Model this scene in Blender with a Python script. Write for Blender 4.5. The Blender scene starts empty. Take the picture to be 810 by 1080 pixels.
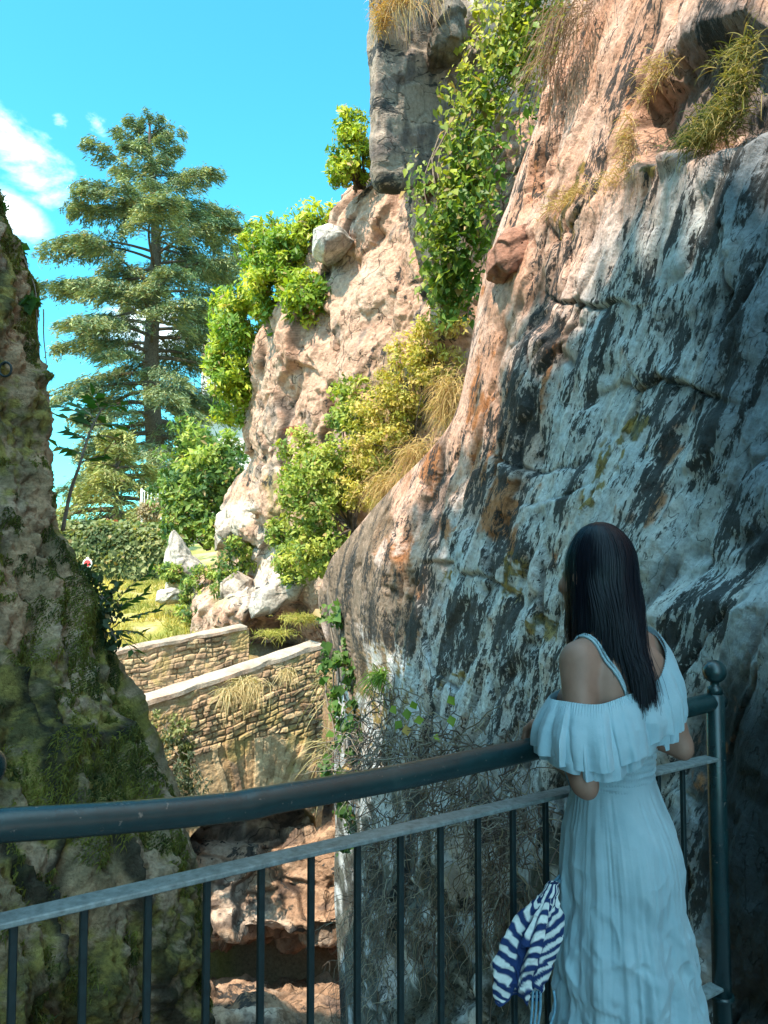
import bpy, math, random
import numpy as np

# ------------------------------------------------------------------ basics
random.seed(11)
RNG = np.random.default_rng(11)
SC = bpy.context.scene
COL = SC.collection
CAMZ, F, TH = 1.53, 811.0, math.radians(3.18)
SUN = np.array([-0.36, -0.44, 0.82]); SUN /= np.linalg.norm(SUN)


def P(px, py, Y):
    """a point of the place seen at (px, py) of the 810x1080 photo, Y metres ahead"""
    px, py, Y = np.broadcast_arrays(np.asarray(px, float), np.asarray(py, float), np.asarray(Y, float))
    a = (px - 405) / F
    b = -(py - 540) / F
    dy = math.cos(TH) - b * math.sin(TH)
    dz = math.sin(TH) + b * math.cos(TH)
    t = Y / dy
    return np.stack([a * t, Y, CAMZ + dz * t], -1)


def proj(V):
    V = np.asarray(V, float)
    x, y, z = V[..., 0], V[..., 1], V[..., 2] - CAMZ
    d = y * math.cos(TH) + z * math.sin(TH)
    d = np.where(np.abs(d) < .05, .05, d)
    up = -y * math.sin(TH) + z * math.cos(TH)
    return 405 + F * x / d, 540 - F * up / d


# ------------------------------------------------------------------ noise
def _hash(ix, iy, iz, seed):
    h = (ix.astype(np.uint32) * np.uint32(0x8da6b343)) ^ (iy.astype(np.uint32) * np.uint32(0xd8163841)) ^ \
        (iz.astype(np.uint32) * np.uint32(0xcb1ab31f)) ^ np.uint32((seed * 0x9E3779B1) & 0xffffffff)
    h = (h ^ (h >> np.uint32(13))) * np.uint32(0x5bd1e995)
    h = (h ^ (h >> np.uint32(15))) * np.uint32(0x27d4eb2d)
    return h ^ (h >> np.uint32(16))


def _h01(ix, iy, iz, seed):
    return _hash(ix, iy, iz, seed).astype(np.float64) / 4294967295.0


def vnoise(p, seed=0):
    fl = np.floor(p)
    i = fl.astype(np.int64)
    f = p - fl
    w = f * f * f * (f * (f * 6 - 15) + 10)
    out = 0
    for dx in (0, 1):
        wx = w[..., 0] if dx else 1 - w[..., 0]
        for dy in (0, 1):
            wy = w[..., 1] if dy else 1 - w[..., 1]
            for dz in (0, 1):
                wz = w[..., 2] if dz else 1 - w[..., 2]
                out = out + wx * wy * wz * _h01(i[..., 0] + dx, i[..., 1] + dy, i[..., 2] + dz, seed)
    return out * 2 - 1


_R = np.array([[0.36, 0.48, -0.8], [-0.8, 0.6, 0.0], [0.48, 0.64, 0.6]])


def fbm(p, octv=4, seed=0, gain=.5, lac=2.03):
    a, s, n = 1.0, 0, 0
    q = np.asarray(p, float)
    for k in range(octv):
        s = s + a * vnoise(q, seed + k * 17)
        n += a
        a *= gain
        q = (q @ _R.T) * lac + 3.7
    return s / n * 1.6


def facets(p, seed=0, tilt=.5, k=42.0):
    """broken flat faces of rock: each cell has its own offset and tilt, blended over a narrow border;
    also how near a crack is (0 at it)"""
    i = np.floor(p).astype(np.int64)
    f1 = np.full(p.shape[:-1], 9.0)
    f2 = f1.copy()
    W = np.zeros(p.shape[:-1]); Hs = np.zeros(p.shape[:-1])
    for dx in (-1, 0, 1):
        for dy in (-1, 0, 1):
            for dz in (-1, 0, 1):
                jx, jy, jz = i[..., 0] + dx, i[..., 1] + dy, i[..., 2] + dz
                h = _hash(jx, jy, jz, seed)
                v0 = p[..., 0] - jx - (h & np.uint32(1023)) / 1023.
                v1 = p[..., 1] - jy - ((h >> np.uint32(10)) & np.uint32(1023)) / 1023.
                v2 = p[..., 2] - jz - ((h >> np.uint32(20)) & np.uint32(1023)) / 1023.
                d = np.sqrt(v0 * v0 + v1 * v1 + v2 * v2)
                r = _h01(jx, jy, jz, seed + 5)
                a = r * 40.0
                pl = (r - .5) + tilt * (v0 * np.sin(a) + v1 * np.cos(a * 1.7) + v2 * np.sin(a * 2.3 + 1))
                w = np.exp(-k * d)
                W += w; Hs += w * pl
                f2 = np.where(d < f1, f1, np.minimum(f2, d))
                f1 = np.minimum(f1, d)
    return Hs / (W + 1e-30), f2 - f1


def ss(a, b, x):
    t = np.clip((x - a) / (b - a), 0, 1)
    return t * t * (3 - 2 * t)


def mix(a, b, t):
    t = np.asarray(t)[..., None]
    return a * (1 - t) + np.asarray(b) * t


# ------------------------------------------------------------------ objects
def tag(o, label=None, cat=None, group=None, kind=None):
    if label: o['label'] = label
    if cat: o['category'] = cat
    if group: o['group'] = group
    if kind: o['kind'] = kind
    return o


def empty(name, loc=(0, 0, 0), rz=0.0):
    o = bpy.data.objects.new(name, None)
    o.location = loc
    o.rotation_euler = (0, 0, rz)
    o.empty_display_size = .1
    COL.objects.link(o)
    return o


def build(name, V, faces, mat, parent=None, smooth=True, col=None, face_mat=None):
    """faces: list of arrays (n,k), or one array"""
    V = np.asarray(V, np.float32).reshape(-1, 3)
    if isinstance(faces, np.ndarray): faces = [faces]
    faces = [np.asarray(f, np.int32) for f in faces if len(f)]
    me = bpy.data.meshes.new(name)
    me.vertices.add(len(V))
    me.vertices.foreach_set('co', V.ravel())
    loops = np.concatenate([f.ravel() for f in faces])
    tot = np.concatenate([np.full(len(f), f.shape[1], np.int32) for f in faces])
    start = np.concatenate([[0], np.cumsum(tot)[:-1]]).astype(np.int32)
    me.loops.add(len(loops))
    me.loops.foreach_set('vertex_index', loops)
    me.polygons.add(len(tot))
    me.polygons.foreach_set('loop_start', start)
    me.polygons.foreach_set('loop_total', tot)
    me.polygons.foreach_set('use_smooth', np.full(len(tot), smooth, bool))
    mats = mat if isinstance(mat, (list, tuple)) else [mat]
    for m in mats: me.materials.append(m)
    if face_mat is not None:
        me.polygons.foreach_set('material_index', np.asarray(face_mat, np.int32))
    if col is not None:
        c = np.ones((len(V), 4), np.float32)
        cc = np.asarray(col); cc = cc.reshape(-1, cc.shape[-1])
        c[:, :cc.shape[1]] = np.clip(cc, 0, 1)
        ca = me.color_attributes.new('Col', 'FLOAT_COLOR', 'POINT')
        ca.data.foreach_set('color', c.ravel())
    me.update()
    me.validate()
    o = bpy.data.objects.new(name, me)
    COL.objects.link(o)
    if parent is not None: o.parent = parent
    return o


def grid_faces(n, m, wrap=False):
    i, j = np.meshgrid(np.arange(n - 1), np.arange(m if wrap else m - 1), indexing='ij')
    j2 = (j + 1) % m
    return np.stack([i * m + j, i * m + j2, (i + 1) * m + j2, (i + 1) * m + j], -1).reshape(-1, 4)


class MB:
    """collects simple shapes into one mesh"""
    def __init__(s): s.V = []; s.F = {}; s.n = 0; s.C = []

    def add(s, V, Fs, col=None):
        V = np.asarray(V, float).reshape(-1, 3)
        for f in (Fs if isinstance(Fs, list) else [Fs]):
            f = np.asarray(f, int)
            s.F.setdefault(f.shape[1], []).append(f + s.n)
        s.V.append(V); s.n += len(V)
        if col is not None: s.C.append(np.broadcast_to(np.asarray(col, float), V.shape))

    def box(s, c, d, rz=0.0, bev=.0, R=None):
        """bevelled box: centre, full sizes"""
        c = np.asarray(c, float); h = np.asarray(d, float) / 2
        b = min(bev, h.min() * .9)
        vs = []; idx = {}
        for sx in (-1, 1):
            for sy in (-1, 1):
                for sz in (-1, 1):
                    for ax in range(3):
                        v = np.array([sx, sy, sz]) * (h - b)
                        v[ax] += (sx, sy, sz)[ax] * b
                        idx[(sx, sy, sz, ax)] = len(vs); vs.append(v)
        q = []; t = []
        for ax in range(3):
            o = [k for k in range(3) if k != ax]
            for sg in (-1, 1):
                f = []
                for a, bb in ((-1, -1), (1, -1), (1, 1), (-1, 1)):
                    k = [0, 0, 0]; k[ax] = sg; k[o[0]] = a; k[o[1]] = bb
                    f.append(idx[(k[0], k[1], k[2], ax)])
                q.append(f)
        for ax in range(3):
            o = [k for k in range(3) if k != ax]
            for a in (-1, 1):
                for bb in (-1, 1):
                    k1 = [0, 0, 0]; k1[ax] = -1; k1[o[0]] = a; k1[o[1]] = bb
                    k2 = list(k1); k2[ax] = 1
                    q.append([idx[(*k1, o[0])], idx[(*k2, o[0])], idx[(*k2, o[1])], idx[(*k1, o[1])]])
        for sx in (-1, 1):
            for sy in (-1, 1):
                for sz in (-1, 1):
                    t.append([idx[(sx, sy, sz, k)] for k in range(3)])
        vs = np.array(vs)
        if R is None:
            cz, sn = math.cos(rz), math.sin(rz)
            R = np.array([[cz, -sn, 0], [sn, cz, 0], [0, 0, 1]])
        s.add(vs @ np.asarray(R).T + c, [np.array(q), np.array(t)])

    def tube(s, pts, rad, n=8, cap=True, col=None):
        pts = np.asarray(pts, float)
        rad = np.broadcast_to(np.asarray(rad, float), (len(pts),))
        tg = np.gradient(pts, axis=0)
        tg /= np.linalg.norm(tg, axis=1)[:, None] + 1e-9
        ref = np.array([0, 0, 1.]) if abs(tg[0, 2]) < .9 else np.array([1., 0, 0])
        rings = []
        for k in range(len(pts)):
            a = ref - tg[k] * (ref @ tg[k]); a /= np.linalg.norm(a) + 1e-9
            ref = a
            b = np.cross(tg[k], a)
            th = np.arange(n) * 2 * math.pi / n
            rings.append(pts[k] + rad[k] * (np.cos(th)[:, None] * a + np.sin(th)[:, None] * b))
        V = np.concatenate(rings)
        Fs = [grid_faces(len(pts), n, True)]
        if cap:
            V = np.concatenate([V, pts[:1], pts[-1:]])
            c0, c1 = len(V) - 2, len(V) - 1
            j = np.arange(n); j2 = (j + 1) % n
            e = (len(pts) - 1) * n
            Fs.append(np.stack([np.full(n, c0), j2, j], -1))
            Fs.append(np.stack([np.full(n, c1), e + j, e + j2], -1))
        s.add(V, Fs, col)

    def lathe(s, c, prof, n=24):
        """prof: (radius, z) list about a vertical axis at c"""
        prof = np.asarray(prof, float)
        th = np.arange(n) * 2 * math.pi / n
        V = np.stack([prof[:, 0, None] * np.cos(th), prof[:, 0, None] * np.sin(th), np.repeat(prof[:, 1, None], n, 1)], -1)
        s.add(V.reshape(-1, 3) + np.asarray(c, float), grid_faces(len(prof), n, True))

    def build(s, name, mat, parent=None, smooth=False, **kw):
        col = np.concatenate(s.C) if s.C else None
        return build(name, np.concatenate(s.V), [np.concatenate(f) for f in s.F.values()], mat, parent, smooth, col, **kw)


def catmull(C, n, axis):
    """smooth resampling of a control net along one axis"""
    C = np.moveaxis(np.asarray(C, float), axis, 0)
    k = len(C)
    t = np.linspace(0, k - 1, n)
    i = np.clip(t.astype(int), 0, k - 2)
    f = (t - i).reshape((-1,) + (1,) * (C.ndim - 1))
    p0, p1, p2, p3 = C[np.maximum(i - 1, 0)], C[i], C[i + 1], C[np.minimum(i + 2, k - 1)]
    out = .5 * (2 * p1 + (p2 - p0) * f + (2 * p0 - 5 * p1 + 4 * p2 - p3) * f ** 2 + (3 * p1 - p0 - 3 * p2 + p3) * f ** 3)
    return np.moveaxis(out, 0, axis)


def net(ctrl, n, m):
    C = np.array([[P(*c) if not isinstance(c, np.ndarray) else c for c in row] for row in ctrl])
    return catmull(catmull(C, n, 0), m, 1)


def grid_normals(G):
    a = np.gradient(G, axis=0); b = np.gradient(G, axis=1)
    nrm = np.cross(a, b)
    return nrm / (np.linalg.norm(nrm, axis=-1)[..., None] + 1e-9)


# ------------------------------------------------------------------ materials
def new_mat(name):
    m = bpy.data.materials.new(name)
    m.use_nodes = True
    nt = m.node_tree
    b = nt.nodes['Principled BSDF']
    return m, nt, b


def _noise(nt, scale, detail=6, rough=.6, coord='Object', stretch=None):
    tc = nt.nodes.new('ShaderNodeTexCoord')
    n = nt.nodes.new('ShaderNodeTexNoise')
    n.inputs['Scale'].default_value = scale
    n.inputs['Detail'].default_value = detail
    n.inputs['Roughness'].default_value = rough
    if stretch:
        mp = nt.nodes.new('ShaderNodeMapping')
        mp.inputs['Scale'].default_value = stretch
        nt.links.new(tc.outputs[coord], mp.inputs['Vector'])
        nt.links.new(mp.outputs['Vector'], n.inputs['Vector'])
    else:
        nt.links.new(tc.outputs[coord], n.inputs['Vector'])
    return n


def _ramp(nt, src, stops):
    r = nt.nodes.new('ShaderNodeValToRGB')
    e = r.color_ramp.elements
    while len(e) < len(stops): e.new(.5)
    for k, (pos, c) in enumerate(stops):
        e[k].position = pos
        e[k].color = (*c, 1) if len(c) == 3 else c
    nt.links.new(src, r.inputs['Fac'])
    return r


def _mul(nt, a, b, fac=1.0, mode='MULTIPLY'):
    x = nt.nodes.new('ShaderNodeMix')
    x.data_type = 'RGBA'
    x.blend_type = mode
    x.inputs[0].default_value = fac
    for s, v in ((6, a), (7, b)):
        if hasattr(v, 'type'): nt.links.new(v, x.inputs[s])
        else: x.inputs[s].default_value = (*v, 1)
    return x.outputs[2]


def _bump(nt, b, h, strength, dist):
    bp = nt.nodes.new('ShaderNodeBump')
    bp.inputs['Strength'].default_value = strength
    bp.inputs['Distance'].default_value = dist
    nt.links.new(h, bp.inputs['Height'])
    nt.links.new(bp.outputs['Normal'], b.inputs['Normal'])
    return bp


def mat_attr(name, rough=.9, nscale=30, namp=(.6, 1.35), bump=.5, bdist=.02, bscale=45, chip=0.0, chip_scale=3.0, chip_axes=None):
    """colour from the mesh's own stains, broken up by fine grain"""
    m, nt, b = new_mat(name)
    a = nt.nodes.new('ShaderNodeVertexColor'); a.layer_name = 'Col'
    n = _noise(nt, nscale, 8, .7)
    r = _ramp(nt, n.outputs['Fac'], [(.28, (namp[0],) * 3), (.5, (1, 1, 1)), (.75, (namp[1],) * 3)])
    nt.links.new(_mul(nt, a.outputs['Color'], r.outputs['Color']), b.inputs['Base Color'])
    b.inputs['Roughness'].default_value = rough
    b.inputs['Specular IOR Level'].default_value = .25
    n2 = _noise(nt, bscale, 8, .65)
    bp = _bump(nt, b, n2.outputs['Fac'], bump, bdist)
    if chip:
        # sharp-edged broken chips at two sizes, under the grain
        tc = nt.nodes.new('ShaderNodeTexCoord')
        if chip_axes is None: vec = tc.outputs['Object']
        else:
            cb = nt.nodes.new('ShaderNodeCombineXYZ')
            for k, ax in enumerate(chip_axes):
                v = nt.nodes.new('ShaderNodeVectorMath'); v.operation = 'DOT_PRODUCT'
                nt.links.new(tc.outputs['Object'], v.inputs[0]); v.inputs[1].default_value = tuple(np.asarray(ax))
                nt.links.new(v.outputs['Value'], cb.inputs[k])
            vec = cb.outputs[0]
        w = nt.nodes.new('ShaderNodeTexNoise'); w.inputs['Scale'].default_value = chip_scale * .7; w.inputs['Detail'].default_value = 4
        nt.links.new(vec, w.inputs['Vector'])
        va = nt.nodes.new('ShaderNodeVectorMath'); va.operation = 'MULTIPLY_ADD'; va.inputs[1].default_value = (.45 / chip_scale,) * 3
        nt.links.new(w.outputs['Color'], va.inputs[0]); nt.links.new(vec, va.inputs[2])
        prev = None
        for s_, ds in ((chip_scale, .05), (chip_scale * 3.1, .018), (chip_scale * 8, .007)):
            vo = nt.nodes.new('ShaderNodeTexVoronoi'); vo.inputs['Scale'].default_value = s_
            nt.links.new(va.outputs[0], vo.inputs['Vector'])
            sp = nt.nodes.new('ShaderNodeSeparateColor'); nt.links.new(vo.outputs['Color'], sp.inputs[0])
            b2 = nt.nodes.new('ShaderNodeBump'); b2.inputs['Strength'].default_value = chip; b2.inputs['Distance'].default_value = ds
            nt.links.new(sp.outputs[0], b2.inputs['Height'])
            if prev: nt.links.new(prev.outputs[0], b2.inputs['Normal'])
            prev = b2
        nt.links.new(prev.outputs[0], bp.inputs['Normal'])
    return m


def mat_leaf(name, trans=.35, rough=.5):
    m, nt, b = new_mat(name)
    a = nt.nodes.new('ShaderNodeVertexColor'); a.layer_name = 'Col'
    nt.links.new(a.outputs['Color'], b.inputs['Base Color'])
    b.inputs['Roughness'].default_value = rough
    b.inputs['Specular IOR Level'].default_value = .3
    t = nt.nodes.new('ShaderNodeBsdfTranslucent')
    nt.links.new(_mul(nt, a.outputs['Color'], (1.5, 1.5, .6)), t.inputs['Color'])
    ms = nt.nodes.new('ShaderNodeMixShader')
    ms.inputs[0].default_value = trans
    nt.links.new(b.outputs[0], ms.inputs[1])
    nt.links.new(t.outputs[0], ms.inputs[2])
    nt.links.new(ms.outputs[0], nt.nodes['Material Output'].inputs['Surface'])
    return m


def mat_plain(name, col, rough=.6, metal=0.0, nscale=40, var=.25, bump=.15, bdist=.003, spec=.4):
    m, nt, b = new_mat(name)
    n = _noise(nt, nscale, 6, .65)
    c = np.array(col)
    r = _ramp(nt, n.outputs['Fac'], [(.3, tuple(c * (1 - var))), (.7, tuple(np.minimum(c * (1 + var), 1)))])
    nt.links.new(r.outputs['Color'], b.inputs['Base Color'])
    b.inputs['Roughness'].default_value = rough
    b.inputs['Metallic'].default_value = metal
    b.inputs['Specular IOR Level'].default_value = spec
    if bump: _bump(nt, b, n.outputs['Fac'], bump, bdist)
    return m


def mat_lichen(name, axes, scale, nscale=22, bump=.8, bdist=.03, bscale=26):
    """rock whose black lichen follows the strata: the mesh's alpha says how thickly it grows"""
    m = mat_attr(name, .9, nscale, (.55, 1.35), bump, bdist, bscale, .75, 1.1, [np.asarray(a) * s / 2.0 for a, s in zip(axes, scale)])
    nt = m.node_tree; b = nt.nodes['Principled BSDF']
    tc = nt.nodes.new('ShaderNodeTexCoord')
    cb = nt.nodes.new('ShaderNodeCombineXYZ')
    for k, (ax, s) in enumerate(zip(axes, scale)):
        v = nt.nodes.new('ShaderNodeVectorMath'); v.operation = 'DOT_PRODUCT'
        nt.links.new(tc.outputs['Object'], v.inputs[0]); v.inputs[1].default_value = tuple(np.asarray(ax) * s)
        nt.links.new(v.outputs['Value'], cb.inputs[k])
    outs = []
    for sc_, dt in ((1.0, 9), (3.4, 7)):
        n = nt.nodes.new('ShaderNodeTexNoise'); n.inputs['Scale'].default_value = sc_
        n.inputs['Detail'].default_value = dt; n.inputs['Roughness'].default_value = .66; n.inputs['Distortion'].default_value = .5
        nt.links.new(cb.outputs[0], n.inputs['Vector']); outs.append(n.outputs['Fac'])
    a = [q for q in nt.nodes if q.type == 'VERTEX_COLOR'][0]
    mx = nt.nodes.new('ShaderNodeMath'); mx.operation = 'MULTIPLY_ADD'; mx.inputs[1].default_value = 1.0
    nt.links.new(outs[1], mx.inputs[0]); nt.links.new(outs[0], mx.inputs[2])
    ad = nt.nodes.new('ShaderNodeMath'); ad.operation = 'MULTIPLY_ADD'; ad.inputs[1].default_value = .55
    nt.links.new(a.outputs['Alpha'], ad.inputs[0]); nt.links.new(mx.outputs[0], ad.inputs[2])
    mr = nt.nodes.new('ShaderNodeMapRange'); mr.interpolation_type = 'SMOOTHSTEP'
    mr.inputs['From Min'].default_value = 1.215; mr.inputs['From Max'].default_value = 1.30; mr.inputs['To Max'].default_value = .93
    nt.links.new(ad.outputs[0], mr.inputs['Value'])
    src = b.inputs['Base Color'].links[0].from_socket
    # hairline cracks running with the strata
    n = nt.nodes.new('ShaderNodeTexNoise'); n.inputs['Scale'].default_value = .42
    n.inputs['Detail'].default_value = 4; n.inputs['Roughness'].default_value = .5; n.inputs['Distortion'].default_value = .35
    nt.links.new(cb.outputs[0], n.inputs['Vector'])
    sb_ = nt.nodes.new('ShaderNodeMath'); sb_.operation = 'SUBTRACT'; sb_.inputs[1].default_value = .5
    ab_ = nt.nodes.new('ShaderNodeMath'); ab_.operation = 'ABSOLUTE'
    nt.links.new(n.outputs['Fac'], sb_.inputs[0]); nt.links.new(sb_.outputs[0], ab_.inputs[0])
    cr_ = nt.nodes.new('ShaderNodeMapRange'); cr_.interpolation_type = 'SMOOTHSTEP'
    cr_.inputs['From Min'].default_value = .0015; cr_.inputs['From Max'].default_value = .008
    cr_.inputs['To Min'].default_value = .42; cr_.inputs['To Max'].default_value = 1
    nt.links.new(ab_.outputs[0], cr_.inputs['Value'])
    src = _mul(nt, src, cr_.outputs[0])
    bp = b.inputs['Normal'].links[0].from_node
    hsrc = bp.inputs['Height'].links[0].from_socket
    hm = nt.nodes.new('ShaderNodeMath'); hm.operation = 'MULTIPLY_ADD'; hm.inputs[1].default_value = .8
    nt.links.new(outs[0], hm.inputs[0]); nt.links.new(hsrc, hm.inputs[2])
    h2_ = nt.nodes.new('ShaderNodeMath'); h2_.operation = 'MULTIPLY_ADD'; h2_.inputs[1].default_value = .6
    nt.links.new(cr_.outputs[0], h2_.inputs[0]); nt.links.new(hm.outputs[0], h2_.inputs[2])
    nt.links.new(h2_.outputs[0], bp.inputs['Height'])
    x = nt.nodes.new('ShaderNodeMix'); x.data_type = 'RGBA'
    nt.links.new(mr.outputs[0], x.inputs[0]); nt.links.new(src, x.inputs[6]); x.inputs[7].default_value = (.026, .028, .030, 1)
    nt.links.new(x.outputs[2], b.inputs['Base Color'])
    return m


M_ROCK = mat_attr('rock', .92, 22, (.5, 1.35), .7, .03, 28, .7, 2.2)
M_MOSSROCK = mat_attr('mossy_rock', .95, 40, (.45, 1.4), .9, .03, 60)
M_LEAF = mat_leaf('leaf')
M_NEEDLE = mat_leaf('needle', .18, .6)
M_DRY = mat_leaf('dry_stalks', .3, .8)
M_BARK = mat_plain('bark', (.10, .075, .055), .95, nscale=14, var=.5, bump=.8, bdist=.02, spec=.1)
M_TWIG = mat_plain('twig', (.20, .16, .13), .9, nscale=30, var=.4, bump=.3, spec=.1)
# ------------------------------------------------------------------ camera, sun, sky
cd = bpy.data.cameras.new('camera')
cd.sensor_fit = 'HORIZONTAL'; cd.sensor_width = 36; cd.lens = 36 * F / 810
cd.clip_start = .05; cd.clip_end = 3000
cam = bpy.data.objects.new('camera', cd); COL.objects.link(cam)
cam.location = (0, 0, CAMZ); cam.rotation_euler = (math.pi / 2 + TH, 0, 0)
SC.camera = cam

sd = bpy.data.lights.new('sun', 'SUN')
sd.energy = 2.5; sd.angle = math.radians(.5); sd.color = (1.0, .87, .69)
sun = bpy.data.objects.new('sun', sd); COL.objects.link(sun)
from mathutils import Vector
sun.rotation_euler = Vector(SUN).to_track_quat('Z', 'Y').to_euler()
sun.location = (-20, -20, 40)

w = bpy.data.worlds.new('World'); SC.world = w; w.use_nodes = True
nt = w.node_tree
bg = nt.nodes['Background']
sk = nt.nodes.new('ShaderNodeTexSky'); sk.sky_type = 'NISHITA'; sk.sun_disc = False
sk.sun_elevation = math.asin(SUN[2]); sk.sun_rotation = math.atan2(SUN[0], SUN[1]) % (2 * math.pi)
sk.air_density = 1.0; sk.dust_density = .6; sk.ozone_density = 1.0; sk.altitude = 200
tint = _mul(nt, sk.outputs['Color'], (.19, .675, .66))
# clouds: soft drifting patches low in the sky on the left
tc = nt.nodes.new('ShaderNodeTexCoord')


def cloud(px, py, su, sv, ang, thr, scale, seed):
    """a patch of cloud around one direction of the sky, torn by noise"""
    d = P(px, py, 1.0) - np.array([0, 0, CAMZ]); d /= np.linalg.norm(d)
    r = np.array([d[1], -d[0], 0]); r /= np.linalg.norm(r)
    u = np.cross(r, d)
    c, s = math.cos(ang), math.sin(ang)
    e1 = (r * c + u * s) / su; e2 = (-r * s + u * c) / sv
    fs = []
    for e in (e1, e2):
        v = nt.nodes.new('ShaderNodeVectorMath'); v.operation = 'DOT_PRODUCT'
        nt.links.new(tc.outputs['Generated'], v.inputs[0]); v.inputs[1].default_value = tuple(e)
        m = nt.nodes.new('ShaderNodeMath'); m.operation = 'SUBTRACT'
        nt.links.new(v.outputs['Value'], m.inputs[0]); m.inputs[1].default_value = float(e @ d)
        p = nt.nodes.new('ShaderNodeMath'); p.operation = 'POWER'; p.inputs[1].default_value = 2
        nt.links.new(m.outputs[0], p.inputs[0]); fs.append(p)
    ad = nt.nodes.new('ShaderNodeMath'); ad.operation = 'ADD'
    nt.links.new(fs[0].outputs[0], ad.inputs[0]); nt.links.new(fs[1].outputs[0], ad.inputs[1])
    fw = nt.nodes.new('ShaderNodeVectorMath'); fw.operation = 'DOT_PRODUCT'
    nt.links.new(tc.outputs['Generated'], fw.inputs[0]); fw.inputs[1].default_value = tuple(d)
    fg = nt.nodes.new('ShaderNodeMath'); fg.operation = 'GREATER_THAN'; fg.inputs[1].default_value = .3
    nt.links.new(fw.outputs['Value'], fg.inputs[0])
    nz = nt.nodes.new('ShaderNodeTexNoise'); nz.noise_dimensions = '4D'
    nz.inputs['W'].default_value = seed; nz.inputs['Scale'].default_value = scale
    nz.inputs['Detail'].default_value = 9; nz.inputs['Roughness'].default_value = .62
    nz.inputs['Distortion'].default_value = .4
    mp = nt.nodes.new('ShaderNodeMapping'); mp.inputs['Rotation'].default_value = (0, .6, 0); mp.inputs['Scale'].default_value = (1, 1, 1.8)
    nt.links.new(tc.outputs['Generated'], mp.inputs['Vector']); nt.links.new(mp.outputs[0], nz.inputs['Vector'])
    # noise - distance^2 * k
    sb = nt.nodes.new('ShaderNodeMath'); sb.operation = 'MULTIPLY_ADD'; sb.inputs[1].default_value = -.35
    nt.links.new(ad.outputs[0], sb.inputs[0]); nt.links.new(nz.outputs['Fac'], sb.inputs[2])
    mr = nt.nodes.new('ShaderNodeMapRange'); mr.interpolation_type = 'SMOOTHSTEP'
    mr.inputs['From Min'].default_value = thr; mr.inputs['From Max'].default_value = thr + .34
    nt.links.new(sb.outputs[0], mr.inputs['Value'])
    mu = nt.nodes.new('ShaderNodeMath'); mu.operation = 'MULTIPLY'
    nt.links.new(mr.outputs[0], mu.inputs[0]); nt.links.new(fg.outputs[0], mu.inputs[1])
    return mu.outputs[0]


col = tint
CLOUDS = [(25, 165, .085, .042, -.62, .26, 9, 1.3), (10, 225, .06, .04, -.5, .24, 8, 4.2), (66, 128, .03, .014, -.7, .40, 20, 2.2),
          (103, 133, .03, .018, -.8, .44, 18, 7.7), (150, 345, .16, .045, .1, .28, 8, 5.1)]
for c in CLOUDS:
    mk = cloud(*c)
    x = nt.nodes.new('ShaderNodeMix'); x.data_type = 'RGBA'
    nt.links.new(mk, x.inputs[0]); nt.links.new(col, x.inputs[6]); x.inputs[7].default_value = (3.6, 4.1, 4.1, 1)
    col = x.outputs[2]
# broad bright cloud added overhead and behind the viewer, unseen, to fill the shade
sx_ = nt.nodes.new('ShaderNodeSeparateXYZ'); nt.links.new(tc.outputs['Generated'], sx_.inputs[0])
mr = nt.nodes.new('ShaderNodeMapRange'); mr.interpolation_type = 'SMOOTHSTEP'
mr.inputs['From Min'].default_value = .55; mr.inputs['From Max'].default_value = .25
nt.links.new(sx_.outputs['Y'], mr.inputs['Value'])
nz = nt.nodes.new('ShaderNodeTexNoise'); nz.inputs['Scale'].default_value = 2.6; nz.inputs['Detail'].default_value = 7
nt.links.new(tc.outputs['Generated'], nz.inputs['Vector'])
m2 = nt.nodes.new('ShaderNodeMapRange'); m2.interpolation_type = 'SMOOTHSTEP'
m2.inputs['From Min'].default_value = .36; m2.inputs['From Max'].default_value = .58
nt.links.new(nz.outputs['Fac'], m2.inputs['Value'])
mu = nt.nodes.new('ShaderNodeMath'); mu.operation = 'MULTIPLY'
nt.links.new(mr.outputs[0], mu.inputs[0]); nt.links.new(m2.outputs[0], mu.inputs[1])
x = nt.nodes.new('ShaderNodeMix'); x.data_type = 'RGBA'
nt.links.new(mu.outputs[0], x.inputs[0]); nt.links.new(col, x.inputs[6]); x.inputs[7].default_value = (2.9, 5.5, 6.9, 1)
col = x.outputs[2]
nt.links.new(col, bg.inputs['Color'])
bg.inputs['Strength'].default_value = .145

vs = SC.view_settings
SC.display_settings.display_device = 'sRGB'
vs.view_transform = 'Standard'; vs.look = 'None'; vs.gamma = 1; vs.use_curve_mapping = False
vs.exposure = 2.18
cy = SC.cycles
cy.max_bounces = 8; cy.diffuse_bounces = 6; cy.glossy_bounces = 2; cy.transmission_bounces = 4; cy.transparent_max_bounces = 8
cy.use_denoising = True
cy.sample_clamp_indirect = 6
# ------------------------------------------------------------------ the rock walls of the gorge
def pxmask(px, py, blobs):
    """soft union of rotated ellipses (cx, cy, rx, ry, angle deg)"""
    m = np.zeros_like(px)
    for cx, cy_, rx, ry, an in blobs:
        a = math.radians(an)
        dx, dy = px - cx, py - cy_
        u = (dx * math.cos(a) + dy * math.sin(a)) / rx
        v = (-dx * math.sin(a) + dy * math.cos(a)) / ry
        m = np.maximum(m, np.exp(-(u * u + v * v)))
    return m


# plan line of the near wall: starts at the end of the walkway and runs away into the gorge
W0 = np.array([1.5, 3.0]); WD = np.array([-2.3, 8.0]); WL = np.linalg.norm(WD); WD = WD / WL
WN = np.array([-WD[1], WD[0]])            # towards the gorge (left)
LEAN = .13


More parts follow.
